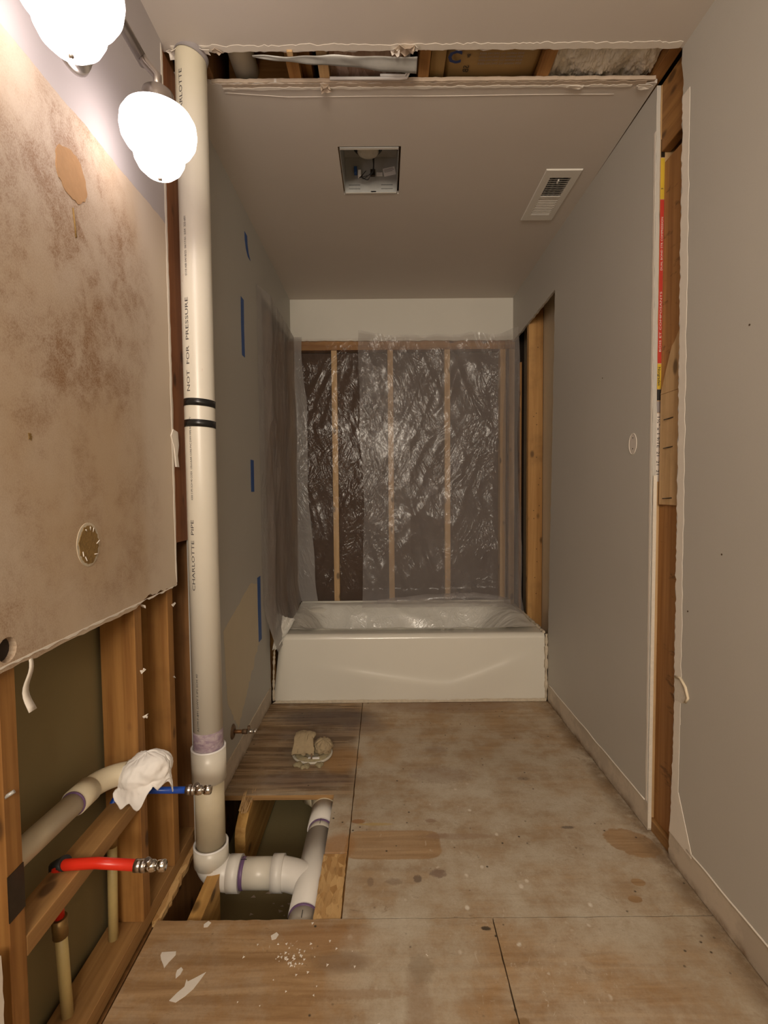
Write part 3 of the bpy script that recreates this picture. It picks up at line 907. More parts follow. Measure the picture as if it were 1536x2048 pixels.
# torn scraps on the edge
flp = MB().slab([(1.470, 1.325), (1.485, 1.345), (1.517, 1.34), (1.522, 1.30), (1.512, 1.27), (1.520, 1.235), (1.50, 1.235), (1.490, 1.29)], [], yz(XL+0.003, -1), 0.004)
flp.obj('torn_paper', M_bare, wl)
MB().slab(jag((1.487, 0.883), (0.75, 0.881), 0.0005, 0.02)+jag((0.75, 0.877), (1.487, 0.880), 0.002, 0.012), [], yz(XL+0.0010, -1), 0.0009).obj('torn_paper', M_bare, wl)
# far drywall, cut away around the tub
MB().slab([(1.60, H), (1.60, 0.004)] + [(2.672, 0.004)] + jag((2.672, 0.004), (2.62, 2.16), 0.003, 0.02)[1:] + [(2.60, 2.165)] + jag((2.60, 2.165), (YB+0.01, 2.160), 0.002, 0.02)[1:] + [(YB+0.01, 2.16), (YB+0.01, H)],
          [], yz(XL, -1), DT).obj('drywall_panel', M_wallL, wl)
# tan unpainted patch
MB().slab(jag((1.90, 0.62), (2.30, 0.73), 0.004, 0.03)+jag((2.30, 0.73), (2.45, 0.70), 0.003, 0.02)+jag((2.45, 0.70), (2.44, 0.42), 0.004, 0.02)+jag((2.44, 0.42), (2.06, 0.16), 0.010, 0.02)+jag((2.06, 0.16), (1.93, 0.33), 0.008, 0.02)+jag((1.93, 0.33), (1.90, 0.62), 0.004, 0.03),
          [], yz(XL+0.0008, -1), 0.0007).obj('bare_patch', M_patch, wl)
MB().tube([(XL+0.001, 1.62+i*0.03, 0.097+0.004*nz(i*0.31, 4)) for i in range(35)], 0.0028, 6).obj('paint_ridge', M_caulk, wl)
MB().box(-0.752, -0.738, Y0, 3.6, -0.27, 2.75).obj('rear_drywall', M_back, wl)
# studs of the left wall
SX = XL-DT-0.0008
def lstud(y0, z0, z1, mat=M_wz, w=0.038, d=0.089, x=SX, nm='stud'):
    return box(nm, mat, wl, x-d, x, y0, y0+w, z0, z1)
PZ = 0.040
lstud(0.806, PZ, H)
lstud(1.253, PZ, H)
lstud(1.446, PZ, H)
lstud(1.620, PZ, H, M_wdark)
for y in (0.40, 0.0, -0.42, -0.85, 2.02, 2.42, 2.86, 3.24, 3.42):
    lstud(y, PZ, H)
box('bottom_plate', M_wplate, wl, SX-0.089, SX-0.004, Y0, 3.5, -0.002, PZ)
box('top_plate', M_wy, wl, SX-0.089, SX, 1.30, 3.5, H+0.002, H+0.04)
# wide packer beside the pipe (upper part) and lower stud flush behind it
box('packer_board', M_wred, wl, SX-0.038, SX+0.006, 1.4965, 1.597, 1.006, H)
# blocking under the basin
box('blocking', M_wplate, wl, SX-0.060, SX, 0.8445, 1.2525, 0.345, 0.383)
box('blocking', M_wplate, wl, SX-0.089, SX-0.06, 1.292, 1.445, 0.300, 0.338)
# spots
def disc(cy, cz, ry, rz, x, mat, nm, t=0.0012, amp=0.0, seed=1, lab=None, n=40, rot=0.0):
    rr = random.Random(seed)
    pts = []
    for i in range(n):
        a = 2*PI*i/n
        q = 1+amp*rr.uniform(-1, 1)
        u, v = ry*q*math.cos(a), rz*q*math.sin(a)
        pts.append((cy+u*math.cos(rot)-v*math.sin(rot), cz+u*math.sin(rot)+v*math.cos(rot)))
    o = MB().slab(pts, [], yz(x, -1), t).obj(nm, mat, wl)
    if lab:
        o['label'] = lab
    return o
disc(1.036, 1.800, 0.050, 0.048, XL+0.0010, M_glue, 'torn_spot', amp=0.06, seed=4, lab='tan torn paper oval high on the stained board', rot=0.0)
disc(1.046, 1.053, 0.040, 0.046, XL+0.0012, M_caulk, 'adhesive_ring', lab='round adhesive mark low on the stained board')
disc(1.046, 1.053, 0.034, 0.040, XL+0.0025, M_gluegold, 'adhesive_spot', amp=0.07, seed=8)
for k in range(7):
    a = R.random()*2*PI
    MB().tube([(XL+0.003, 1.046+0.026*math.cos(a), 1.053+0.030*math.sin(a)), (XL+0.006, 1.046+0.033*math.cos(a+.2), 1.053+0.037*math.sin(a+.2))], 0.0011, 5).obj('adhesive_crumb', M_bare, wl)
MB().tube([(XL+0.001, 1.035, 1.735), (XL+0.001, 1.040, 1.70), (XL+0.001, 1.042, 1.68)], 0.0018, 6).obj('drip_mark', M_gluegold, wl)
disc(0.885, 1.262, 0.004, 0.006, XL+0.0008, M_gluegold, 'nick', amp=0.4, seed=2)
# hanging strip and scraps on screws
hs = MB().grid(2, 12, lambda u, v: (XL-0.004+0.006*math.sin(v*7), 0.866+(u-0.5)*(0.007+0.012*v)-0.003*math.sin(v*3), 0.884-0.105*v))
tag(hs.obj('torn_paper_strip', M_bare, None, solid=0.0015), 'torn white paper strip dangling below the stained board at far left', 'paper')
disc(0.822, 0.900, 0.019, 0.019, SX+0.0008, M_void, 'hole_shadow')  # black disc painted in as the shade inside the round drywall hole
for (y, z) in ((1.288, 0.865), (1.275, 0.70), (1.280, 0.575), (1.475, 0.825), (1.470, 0.61)):
    s = R.randint(0, 999)
    rr = random.Random(s)
    pts = [(SX+0.003+rr.uniform(0, .012), y+rr.uniform(-.010, .010), z+rr.uniform(-.007, .007)) for _ in range(6)]
    pts.append((SX-0.001, y, z))
    mb = MB()
    mb.add(pts, [(0, 1, 2), (0, 2, 3), (1, 2, 4), (3, 4, 5), (0, 4, 5), (6, 1, 3), (6, 2, 5)])
    mb.obj('gypsum_scrap', M_bare, wl)
# nail plate on the first stud and a staple
np_ = MB().box(SX, SX+0.0016, 0.8062, 0.843, 0.440, 0.520)
np_.box(SX-0.04, SX, 0.8440, 0.8452, 0.440, 0.50)
tag(np_.obj('nail_plate', M_darkmetal, None), 'dark steel nail plate on the nearest stud at the left edge', 'metal plate')
MB().tube([(SX-0.002, 0.812, 0.655), (SX+0.010, 0.818, 0.662)], 0.0035, 6).obj('nail_head', M_galv, wl)
MB().box(SX-0.04, SX-0.039, 1.295, 1.325, 0.515, 0.55).obj('steel_bracket', M_galv, wl)
MB().slab(jag((0.60, 0.0), (0.765, 0.0), .001, .05)+jag((0.765, 0.0), (0.772, 0.40), 0.002, 0.02)+[(0.77, 0.42), (0.60, 0.50)], [], yz(XL, -1), DT).obj('drywall_offcut', M_bare, wl)

# ================================================================ RIGHT WALL
wr = struct('wall_right')
MB().slab([(Y0, H), (Y0, 0.003), (1.516, 0.003)] + jag((1.516, 0.003), (1.498, 0.30), 0.003, 0.012)[1:] + jag((1.498, 0.30), (1.514, 2.38), 0.0034, 0.012) + [(1.522, 2.40), (1.519, H)],
          [], yz(XR, 1), DT).obj('drywall_panel', M_wall, wr)
MB().slab([(1.640, 0.003), (2.672, 0.003)] + jag((2.672, 0.36), (2.625, 1.4), 0.004, 0.02) + jag((2.625, 1.4), (2.600, 2.17), 0.004, 0.02)
          + jag((2.60, 2.172), (YB+0.01, 2.150), 0.002, 0.02) + [(YB+0.01, 2.15), (YB+0.01, H), (1.655, H)] + jag((1.655, H-0.02), (1.64, 0.003), 0.0015, 0.02), [], yz(XR, 1), DT).obj('drywall_panel', M_wall, wr)
# bare bands beside both cuts
def vband(ya0, ya1, yb0, yb1, z0, z1, sa, sb, nm='torn_paper', mat=M_bare, t=0.0009):
    pts = jag((ya0, z0), (ya1, z1), sa, 0.012)+[(ya1, z1), (yb1, z1)]+jag((yb1, z1), (yb0, z0), sb, 0.03)[1:]+[(yb0, z0)]
    MB().slab(pts, [], yz(XR-t, 1), t).obj(nm, mat, wr)
vband(1.497, 1.513, 1.465, 1.478, 0.45, 2.30, 0.0036, 0.0024)
vband(1.509, 1.497, 1.470, 1.468, 0.10, 0.45, 0.0022, 0.0010)
vband(1.645, 1.656, 1.655, 1.667, 0.10, 2.30, 0.0006, 0.0012)
# exposed cut edge of the far drywall (faces the room opening)
MB().box(XR+0.0008, XR+DT-0.0008, 1.6385, 1.6402, 0.01, 1.2).obj('gypsum_edge', M_gyp, wr)
# plaster chunk broken out of the near edge at low height
MB().slab([(1.493, 0.515), (1.455, 0.520), (1.430, 0.545), (1.442, 0.575), (1.470, 0.590), (1.495, 0.585)], [], yz(XR-0.0016, 1), 0.0016).obj('chipped_plaster', M_gyp, wr)
MB().tube([(XR-0.002, 1.492, 0.587), (XR-0.003, 1.465, 0.592), (XR-0.003, 1.440, 0.575), (XR-0.002, 1.428, 0.548), (XR-0.002, 1.440, 0.53)], 0.004, 7).obj('chipped_rim', M_backg, wr)
# fillet of bare board flaring to the skirting band
MB().slab([(1.512, 0.09), (1.498, 0.19), (1.468, 0.24), (1.40, 0.10), (1.40, 0.085)], [], yz(XR-0.0015, 1), 0.0015).obj('torn_paper', M_bare, wr)
for (ya, yb) in ((1.66, 2.66), (0.4, 1.42)):
    k = int((yb-ya)/0.03)
    MB().tube([(XR-0.001, ya+i*0.03, 0.097+0.004*nz(i*0.27, 8)) for i in range(k+1)], 0.0026, 6).obj('paint_ridge', M_bare, wr)
# oval patches left by the towel bar
ov = MB().slab([(1.776+0.026*math.cos(i*PI/16), 1.315+0.036*math.sin(i*PI/16)*(1.05 if i < 16 else 0.95)) for i in range(32)], [], yz(XR-0.0008, 1), 0.0008).obj('oval_patch', M_ceil, wr)
ov['label'] = 'pale oval mark with two screw holes'
MB().tube([(XR-0.001, 1.776+0.0265*math.cos(i*PI/16), 1.315+0.0365*math.sin(i*PI/16)) for i in range(-12, 22)], 0.0012, 5).obj('caulk_line', M_bare, wr)
for z in (1.298, 1.336):
    MB().lathe([(0.0026, 0), (0.0026, 0.0012)], (XR-0.0012, 1.776, z), (1, 0, 0), 10, True).obj('screw_hole', M_ink, wr)
for (y, z) in ((1.30, 0.985), (2.03, 1.60), (1.44, 0.80), (1.22, 1.55)):
    MB().lathe([(0.0026, 0), (0.0026, 0.0010)], (XR-0.0010, y, z), (1, 0, 0), 8, True).obj('screw_hole', M_holebrown, wr)
# framing
RX = XR+DT+0.0005
MB().box(RX+0.092, RX+0.106, Y0, 3.6, -0.27, 2.75).obj('rear_drywall', M_backg, wr)
o = box('stud', M_wlight, wr, RX, RX+0.089, 1.650, 1.688, 0.0385, H)
o['label'] = 'stud with coloured labels on its narrow edge'
o = box('stud', M_wband, wr, RX+0.0125, RX+0.050, 1.500, 1.6485, 0.0385, 2.20)
box('packer_board', M_wlight, wr, RX+0.003, RX+0.0120, 1.520, 1.634, 1.105, 1.46)
pb = MB().slab([(1.520, 1.4605), (1.634, 1.4605), (1.610, 1.52), (1.575, 1.60), (1.560, 1.61), (1.52, 1.66)], [], yz(RX+0.003, 1), 0.009)
pb.obj('packer_board', M_wlight, wr)
for z in (1.375, 1.285, 1.125):
    MB().tube([(RX+0.0025, 1.560, z+0.003), (RX-0.004, 1.600, z)], 0.0016, 6).obj('nail', M_darkmetal, wr)
box('top_block', M_wy, wr, RX+0.0005, RX+0.03, 1.500, 1.648, 2.23, H)
box('bottom_plate', M_wplate, wr, RX, RX+0.089, Y0, 3.5, -0.001, 0.038)
for y in (0.4, 0.8, 1.2, 2.15, 2.545):
    box('stud', M_wz, wr, RX, RX+0.089, y, y+0.038, 0.0385, H)
box('stud', M_worange, wr, RX, RX+0.089, 3.105, 3.143, 0.0385, H)['label'] = 'orange stud with nail holes beside the tub'
box('stud', M_wz, wr, RX, RX+0.012, 3.300, 3.338, 0.0385, 1.98)
for z in (2.02, 1.62, 1.60, 1.55, 1.35, 1.22, 1.18, 1.05, 1.02, 0.97, 0.78, 0.70, 0.60, 0.50):
    MB().lathe([(0.003, 0), (0.003, 0.0008)], (RX+0.03+R.uniform(0, 0.045), 3.1042, z), (0, 1, 0), 8, True).obj('nail_hole', M_holebrown, wr)
# lumber labels on the narrow edge
def lab(x0, x1, z0, z1, mat, nm):
    MB().box(RX+0.0002, RX+x1, 1.6492, 1.6498, z0, z1).obj(nm, mat, wr)
Zs = dict()
lab(0, 0.0125, 2.215, 2.27, M_darkmetal, 'label_band')
lab(0, 0.0125, 2.085, 2.212, M_yel, 'yellow_label')
lab(0, 0.0125, 1.565, 2.083, M_red, 'red_label')
lab(0, 0.0125, 1.482, 1.562, M_yel, 'yellow_label')
lab(0, 0.0125, 1.445, 1.480, M_ink, 'label_band')
lab(0, 0.0125, 1.405, 1.442, M_inkgray, 'label_band')
lab(0, 0.0122, 1.18, 1.403, M_whiteink, 'white_label')
def edge_text(body, size, z, down, mat, sx=1.0, bold=0.0, dx=0.002):
    if down:
        fn = lambda u, v: (RX+dx+v, 1.6489, z-u)
    else:
        fn = lambda u, v: (RX+0.010-v, 1.6489, z+u)
    text_mesh(body, size, fn, 'lettering', mat, wr, sx, bold)
edge_text('BOIS ET COMPOSANTS', 0.0085, 1.60, False, M_whiteink, 2.2)
edge_text('DUAL BOND STR COMPRESSION', 0.0085, 1.86, False, M_whiteink, 1.35)
edge_text('Norgraden', 0.011, 1.553, True, M_ink, 1.25, 0.0002)
edge_text('6', 0.012, 2.12, True, M_ink)
edge_text('1½" x 1 9/TE  21  21  21', 0.0125, 1.395, True, M_ink, 1.55, 0.0001)

# ================================================================ BACK WALL
wb = struct('wall_back')
xz = lambda y, s: (lambda u, v, w: (u, y+s*w, v))
MB().slab([(XL-0.01, H), (XL-0.01, 2.165)] + jag((XL-0.01, 2.165), (XR+0.01, 2.160), 0.002, 0.02)[1:] + [(XR+0.01, 2.16), (XR+0.01, H)], [], xz(YB, 1), DT).obj('drywall_panel', M_upper, wb)
SY = YB+DT+0.001
for x in (-0.640, -0.350, 0.032, 0.420, 0.800, 0.86):
    box('stud', M_wlight, wb, x, x+0.038, SY, SY+0.089, 0.0, 2.105)
box('top_plate', M_wx, wb, -0.66, 0.90, SY, SY+0.089, 2.106, 2.20)
for (a, b) in ((-0.602, -0.350), (-0.312, 0.032), (0.070, 0.420), (0.458, 0.800), (0.838, 0.86)):
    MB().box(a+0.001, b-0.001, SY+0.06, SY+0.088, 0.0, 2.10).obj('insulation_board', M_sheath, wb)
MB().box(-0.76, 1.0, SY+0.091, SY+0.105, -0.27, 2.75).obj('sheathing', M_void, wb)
box('tub_ledger', M_wlight, wb, -0.63, 0.88, SY-0.001-0.010, SY-0.002, 0.31, 0.36)
# rear wall behind the camera
wn = struct('wall_rear')
MB().box(-0.76, 1.0, Y0-0.02, Y0, -0.02, 2.45).obj('drywall_panel', M_wall, wn)

# ================================================================ BATHTUB
tub = thing('bathtub', (0.13, 3.05, 0.0), 'white enamelled alcove bathtub with sculpted apron front', 'bathtub')
TX0, TX1, TY0, TY1, TZ = -0.600, 0.868, 2.672, 3.425, 0.372
def apron(u, v):
    # v: 0 bottom .. 1 back of the rolled rim
    x0 = TX0 - 0.014 + 0.038*min(1, v*1.2)
    x = x0 + u*(TX1 - x0)
    if v < 0.80:
        z = 0.012 + (TZ-0.030-0.012)*v/0.80
        y = TY0 + 0.010*(v/0.8)
        zc = 0.110 + math.sqrt(((x-0.33)*(0.17 if x < 0.33 else 0.38))**2 + 0.0004) - 0.02
        amp = 0.0105*max(0, min(1, (x+0.42)/0.3))*max(0, min(1, (0.80-x)/0.15))
        s = 1/(1+math.exp(-(zc-z)/0.009))
        y -= amp*s*max(0.0, 1-(zc-z)/0.16 if z < zc else 1)
    else:
        a = (v-0.80)/0.20*PI/2
        y = TY0 + 0.010 + 0.028*(1-math.cos(a))
        z = TZ-0.030 + 0.030*math.sin(a)
    # rounded left end
    dl = max(0, 0.03-(x-x0))/0.03
    y += 0.02*dl*dl
    return (x, y, z)
MB().grid(150, 90, apron).obj('apron', M_tub, tub)
bs = MB()
N = 96
def ring(ax, ay, p, z, cx, cy):
    out = []
    for i in range(N):
        t = 2*PI*i/N
        c, s = math.cos(t), math.sin(t)
        out.append((cx+ax*abs(c)**(2/p)*(1 if c > 0 else -1), cy+ay*abs(s)**(2/p)*(1 if s > 0 else -1), z))
    return out
cx, cy = (TX0+0.024+TX1)/2, (TY0+0.038+TY1)/2
rings = [ring((TX1-TX0-0.024)/2, (TY1-TY0-0.038)/2, 40, TZ-0.001, cx, cy),
         ring(0.668, 0.285, 5, TZ, cx, cy+0.005), ring(0.652, 0.270, 4.5, TZ-0.012, cx, cy+0.005),
         ring(0.630, 0.255, 4, TZ-0.06, cx, cy), ring(0.590, 0.235, 4, TZ-0.18, cx, cy), ring(0.55, 0.215, 3.5, TZ-0.27, cx, cy),
         ring(0.48, 0.17, 3, TZ-0.315, cx, cy), ring(0.2, 0.07, 2.5, TZ-0.32, cx, cy), ring(0.01, 0.01, 2, TZ-0.322, cx, cy)]
vs = [p for r in rings for p in r]
bs.add(vs, [(j*N+i, j*N+(i+1) % N, (j+1)*N+(i+1) % N, (j+1)*N+i) for j in range(len(rings)-1) for i in range(N)], True)
basin = bs.obj('basin', M_tub, tub)
MB().box(TX0+0.03, TX1, TY1-0.006, TY1, TZ-0.002, TZ+0.020).obj('rear_flange', M_tub, tub)
MB().lathe([(0.0, 0.010), (0.020, 0.008), (0.030, 0.004), (0.034, 0.0)], (-0.508, 2.97, TZ-0.050), (1, 0, 0.15), 24).obj('overflow_plate', M_chrome, basin)
def crumb_strip(pts, r, seed, mat=M_caulk):
    rr = random.Random(seed)
    return MB().tube(pts, r, 6, rs=[r*rr.uniform(0.4, 1.5) for _ in pts])
crumb_strip([(TX1-0.001+0.003*nz(i*.3, 1), TY0+0.02+i*0.012, TZ+0.002) for i in range(54)], 0.0095, 3).obj('caulk_line', M_caulk, tub)
crumb_strip([(TX1+0.006, TY0+0.002, 0.01+i*0.012) for i in range(31)], 0.0085, 4, M_caulk).obj('caulk_line', M_caulk, tub)
crumb_strip([(TX0-0.012+0.012*(i/30)**2, TY0+0.012, 0.01+i*0.011) for i in range(30)], 0.006, 5, M_dust).obj('caulk_line', M_caulk, tub)
MB().slab(jag((TX0-0.016, 0.002), (TX1+0.006, 0.002), 0.0004, 0.03)+[(TX1+0.006, 0.002), (TX1+0.006, 0.020)]+jag((TX1+0.006, 0.018), (TX0-0.016, 0.016), 0.0016, 0.02), [], xz(TY0-0.004, 1), 0.003).obj('bottom_strip', M_caulk, tub)

# ================================================================ PLASTIC SHEETS
def ridg(x, y, s=0):
    return 1-abs(nz(x, y, s))*2
def crum(u, v, s):
    a = 0.010*ridg(u*3+v*1.2, v*2-u, s) + 0.0042*ridg(u*8-v*3, v*4, s+3) + (0.0017*ridg(u*20+v*9, v*15, s+7) + 0.0006*ridg(u*45, v*36, s+11))*max(0.15, min(1, 0.4+2.2*nz(u*2.5, v*2, s+41)))
    # long diagonal pull folds
    p = u*7 + v*2.2
    q = u*7 - v*2.6
    a += 0.010*max(0, ridg(p*1.3, v*0.5, s+15)-0.35)*max(0, 0.5+nz(u*2, v*1.5, s+9)*1.5) + 0.010*max(0, ridg(q*1.3, v*0.6, s+19)-0.35)*max(0, 0.4+nz(u*2, v*1.5, s+29)*1.5)
    return a
def clear_sheet(u, v):
    x = -0.60 + u*0.78
    z = 0.395 + v*1.78
    return (x, YB-0.012-max(0, crum(u, v*2.3, 1))*0.8, z)
cs = MB().grid(110, 200, clear_sheet)
tag(cs.obj('plastic_sheet', M_pl_clear, None), 'clear plastic sheet over the left bays of the back wall', 'plastic sheet')
def haze_sheet(u, v):
    w = 0.02*nz(v*4, 2) + 0.010*math.sin(v*5)
    x = -0.150 + w*(1-u) + u*(1.015) + 0.0*v
    top = 2.185 + 0.020*nz(u*6, 5) + (0.03 if u < 0.1 else 0)*(1-u*10)
    z = 0.375 + v*(top-0.375)
    y = YB-0.045-crum(u, v*2.0, 21)*1.2
    # vertical hanging folds at both edges
    y -= 0.02*math.exp(-((u-0.98)/0.03)**2) + 0.012*math.sin(u*60)*math.exp(-((u-0.95)/0.06)**2)*(0.4+v*0.6)
    if u > 0.86:
        k = (u-0.86)/0.14
        y -= 0.24*k*k*(1.0-0.45*v)
        x = min(x, 0.872) + 0.010*k*math.sin(v*9) - 0.006*k
    if v < 0.06:
        y -= (0.06-v)*1.2
    return (x, y, z)
hz = MB().grid(150, 210, haze_sheet)
tag(hz.obj('plastic_sheet', M_pl_haze, None), 'hazy plastic sheet hung over the middle and right of the back wall', 'plastic sheet')
def left_sheet(u, v):
    # runs along the left wall then turns onto the back wall
    s = u*1.08
    z = 0.40 + v*1.78
    wx = 0.002 + min(1, u*7)*(0.010 + 0.030*(0.5+0.5*nz(u*5, v*4, 4)) + 0.5*max(0, crum(u*2, v*2, 31)))
    if s < 0.86:
        y = 2.520 + s + 0.014*nz(v*6, 1)*(1-u)
        x = XL + wx
    else:
        k = (s-0.86)/0.22
        y = 3.39 - 0.02*wx
        x = XL + wx + k*(0.055 + 0.060*(1-v)**1.2 + 0.010*math.sin(v*11))
    if v < 0.10:
        k = (0.10-v)/0.10
        x += 0.05*k*k*(0.3+0.7*(1-u))
        z -= 0.10*k*k*(1-u)**3
        y = y + 0.10*k*(1-u)**2
    return (x, y, z)
ls = MB().grid(90, 170, left_sheet)
tag(ls.obj('plastic_sheet', M_pl_dense, None), 'cloudy plastic sheet covering the left wall beside the tub', 'plastic sheet')
def edge_fold(u, v):
    x = 0.800 + u*0.075 + 0.006*math.sin(v*8) + 0.012*nz(v*4, 3)
    y = 3.33 - 0.16*u*u*(1.1-0.5*v) + 0.014*math.sin(u*16+v*3) - 0.01*nz(u*4, v*8)
    return (min(x, 0.872), y, 0.385 + v*1.74)
ef = MB().grid(24, 120, edge_fold)
tag(ef.obj('plastic_sheet_fold', M_pl_haze, None), 'doubled hanging fold at the right edge of the hazy plastic sheet', 'plastic sheet')
def tail(u, v):
    # bunched corner hanging over the front left end of the tub
    w = 0.085*(1-v)**0.8+0.020
    x = XL+0.006+0.012+u*w*0.95
    y = TY0+0.10 - 0.135*v + 0.012*math.sin(u*9+v*3)
    z = 0.47 - 0.16*v - 0.035*u*(1-v) + 0.006*nz(u*6, v*6)
    return (x, y, z)
tl_ = MB().grid(20, 26, tail)
tag(tl_.obj('plastic_sheet_corner', M_pl_tub, None), 'bunched plastic sheet end hanging over the left front corner of the tub', 'plastic sheet')
def roll(u, v):
    # turned-up hem along the tub's back edge
    x = -0.05 + u*0.88
    a = v*PI*1.3
    r = 0.030*(0.35+0.65*math.sin(u*PI)**0.7)
    zc = 0.395 + 0.045*u**0.7 - 0.03*max(0, u-0.75)/0.25
    return (x, 3.345-r*math.cos(a)*1.2+0.004*nz(u*20, v*3), zc+r*math.sin(a)+0.008*nz(u*12, v*4))
rl = MB().grid(90, 14, roll)
tag(rl.obj('plastic_sheet_hem', M_pl_haze, None), 'turned-up hem of plastic sheet lying along the back tub rim', 'plastic sheet')
def liner(u, v):
    x = -0.575 + u*1.425
    y = 2.765 + v*0.64
    sm = lambda t: max(0, min(1, t))**2*(3-2*max(0, min(1, t)))
    dv = min(sm(v/0.22), sm((0.93-v)/0.24))
    du = min(sm((u-0.03)/0.16), sm((0.97-u)/0.20))
    d = dv*du
    c = 0.026*ridg(u*5+v*2, v*3-u*2, 51)+0.012*ridg(u*11, v*7+u*4, 55)+0.003*ridg(u*30, v*20, 57)
    return (x, y-0.6*c*d, TZ+0.006-0.215*d+abs(c)*(0.25+1.0*d))
ln = MB().grid(190, 100, liner)
tag(ln.obj('plastic_liner', M_pl_tub, None), 'crumpled glossy plastic sheet lining the inside of the tub', 'plastic sheet')

# ================================================================ DRAIN STACK
st = thing('drain_stack', (-0.556, 1.53, -0.10), 'white plastic drain stack rising from the floor hole to the ceiling', 'pipe')
PX, PY = -0.556, 1.53
PR = 0.0445
MB().tube([(PX, PY, 0.26), (PX, PY, 1.2), (PX, PY, 2.55), (PX, PY, 2.72)], PR, 48).obj('pipe', M_pvc, st)
MB().tube([(PX, PY, 0.02), (PX, PY, 0.30)], PR, 48).obj('lower_pipe', M_pvcold, st)
def hub(z0, z1, r, nm, lipz=True, mat=M_pvc):
    hb_ = MB().lathe([(PR, z0-0.004), (r, z0), (r, z1), (r-0.005, z1), (PR+0.0005, z1-0.004)], (PX, PY, 0), n=48).obj(nm, mat, st)
    MB().lathe([(r+0.0002, z1-0.003), (r+0.0002, z1+0.0006), (r-0.006, z1+0.0006), (r-0.006, z1-0.002)], (PX, PY, 0), n=48).obj('rim', M_rim, hb_)
hub(0.262, 0.365, 0.0525, 'coupling')
hub(-0.010, 0.052, 0.0530, 'elbow_hub')
MB().lathe([(PR+0.0006, 0.362), (PR+0.0006, 0.420), (PR+0.0001, 0.421)], (PX, PY, 0), n=48, wob=lambda t, j: 0.0).obj('primer_band', M_primer, st)
# black tape bands
for zb, tilt in ((1.425, 0.0), (1.363, 0.02)):
    mb = MB().lathe([(PR, -0.0105), (PR+0.0012, -0.0105), (PR+0.0012, 0.0105), (PR, 0.0105)], (PX, PY, zb), (0.05-tilt, 0.02, 1), n=48)
    mb.obj('tape_band', M_tape, st)['label'] = 'band of black tape around the stack'
# torn collar where the pipe meets the ceiling
MB().lathe([(PR+0.0015, -0.012), (PR+0.003, -0.012), (PR+0.004, 0.004)], (PX+0.002, PY, H), (0.22, 0.05, 1), n=40).obj('pipe_collar', M_inkgray, st)
# lettering along the pipe (reads upwards)
def cylmap(ang0, z0, up=True):
    def fn(u, v):
        a = ang0 - v/PR*(-1)
        return (PX + (PR+0.0006)*math.sin(a), PY - (PR+0.0006)*math.cos(a), z0+u)
    # letters read bottom to top: text baseline on the right
    def fn2(u, v):
        a = ang0 - v/PR
        return (PX + (PR+0.0006)*math.sin(a), PY - (PR+0.0006)*math.cos(a), z0+u)
    return fn2
A0 = math.radians(-15)
text_mesh('CHARLOTTE  PIPE', 0.0155, cylmap(A0, 0.862), 'lettering', M_print, st, 1.72, 0.0)
text_mesh('4300 3 IPS SCH 40 COEX  CELLULAR CORE PVC DWV PIPE NSF-DWV', 0.0090, cylmap(A0, 1.135), 'lettering', M_print, st, 0.90)
text_mesh('NOT  FOR  PRESSURE', 0.0155, cylmap(A0, 1.455), 'lettering', M_print, st, 1.85)
text_mesh('0110 ABI 04/18/25  06/17/01  0:04  325-#01', 0.0095, cylmap(A0, 1.79), 'lettering', M_print, st, 1.0)
text_mesh('ASTM F-891 DWV 3 IPS SCH 40', 0.0095, cylmap(A0, 0.43), 'lettering', M_print, st, 1.4)
text_mesh('CHARLOTTE', 0.0155, cylmap(A0, 2.22), 'lettering', M_print, st, 1.7)
# elbow below the floor
ZB = -0.048
arc = [(PX + 0.058*(1-math.cos(a)), PY-0.002, ZB + 0.05 - 0.058*math.sin(a) + 0.008) for a in [i*PI/2/10 for i in range(11)]]
MB().tube([(PX, PY, 0.01)]+arc+[(-0.485, PY-0.002, ZB)], 0.050, 32).obj('elbow', M_pvcw, st)
def hx(x0, x1, r, nm, mat):
    MB().tube([(x0, PY-0.002, ZB), (x1, PY-0.002, ZB)], r, 40).obj(nm, mat, st)
hx(-0.500, -0.462, 0.0525, 'elbow_socket', M_pvcw)
hx(-0.465, -0.350, PR, 'cross_pipe', M_pvc)
hx(-0.4615, -0.449, PR+0.0006, 'primer_ring', M_primerd)
hx(-0.362, -0.327, 0.0525, 'tee_socket', M_pvcw)
# tee body along the depth direction
RXc, RZ = -0.236, -0.060
def ry(y0, y1, r, nm, mat, z0=RZ, z1=None, x0=RXc, x1=None):
    MB().tube([(x0, y0, z0), (x1 if x1 is not None else x0, y1, z1 if z1 is not None else z0)], r, 40).obj(nm, mat, st)
ry(1.375, 1.700, 0.0480, 'tee_body', M_pvcw, x0=-0.238, x1=-0.236)
tb = []
for i in range(9):
    a = i/8
    tb.append((-0.340 + 0.095*a, PY-0.002 - 0.020*a*a, ZB-0.012*a))
MB().tube(tb, 0.047, 36).obj('tee_branch', M_pvcw, st)
ry(1.20, 1.40, PR, 'outlet_pipe', M_pvc, x0=-0.240, x1=-0.238)
ry(1.366, 1.378, PR+0.0008, 'primer_ring', M_primerd, x0=-0.239)
ry(1.69, 1.745, PR, 'closet_pipe', M_pvc)
ry(1.730, 1.742, PR+0.0008, 'primer_ring', M_primerd)
ry(1.740, 1.845, 0.0500, 'sleeve', M_pvcw)
arc = [(RXc-0.02*i/10, 1.845 + 0.09*math.sin(i*PI/20), RZ + 0.05*(1-math.cos(i*PI/20))*0.3) for i in range(11)]
MB().tube(arc, 0.0485, 32).obj('closet_bend', M_pvcold, st)
MB().tube([(-0.322, 2.146, -0.20), (-0.322, 2.146, -0.004)], 0.048, 28).obj('closet_riser', M_pvcold, st)
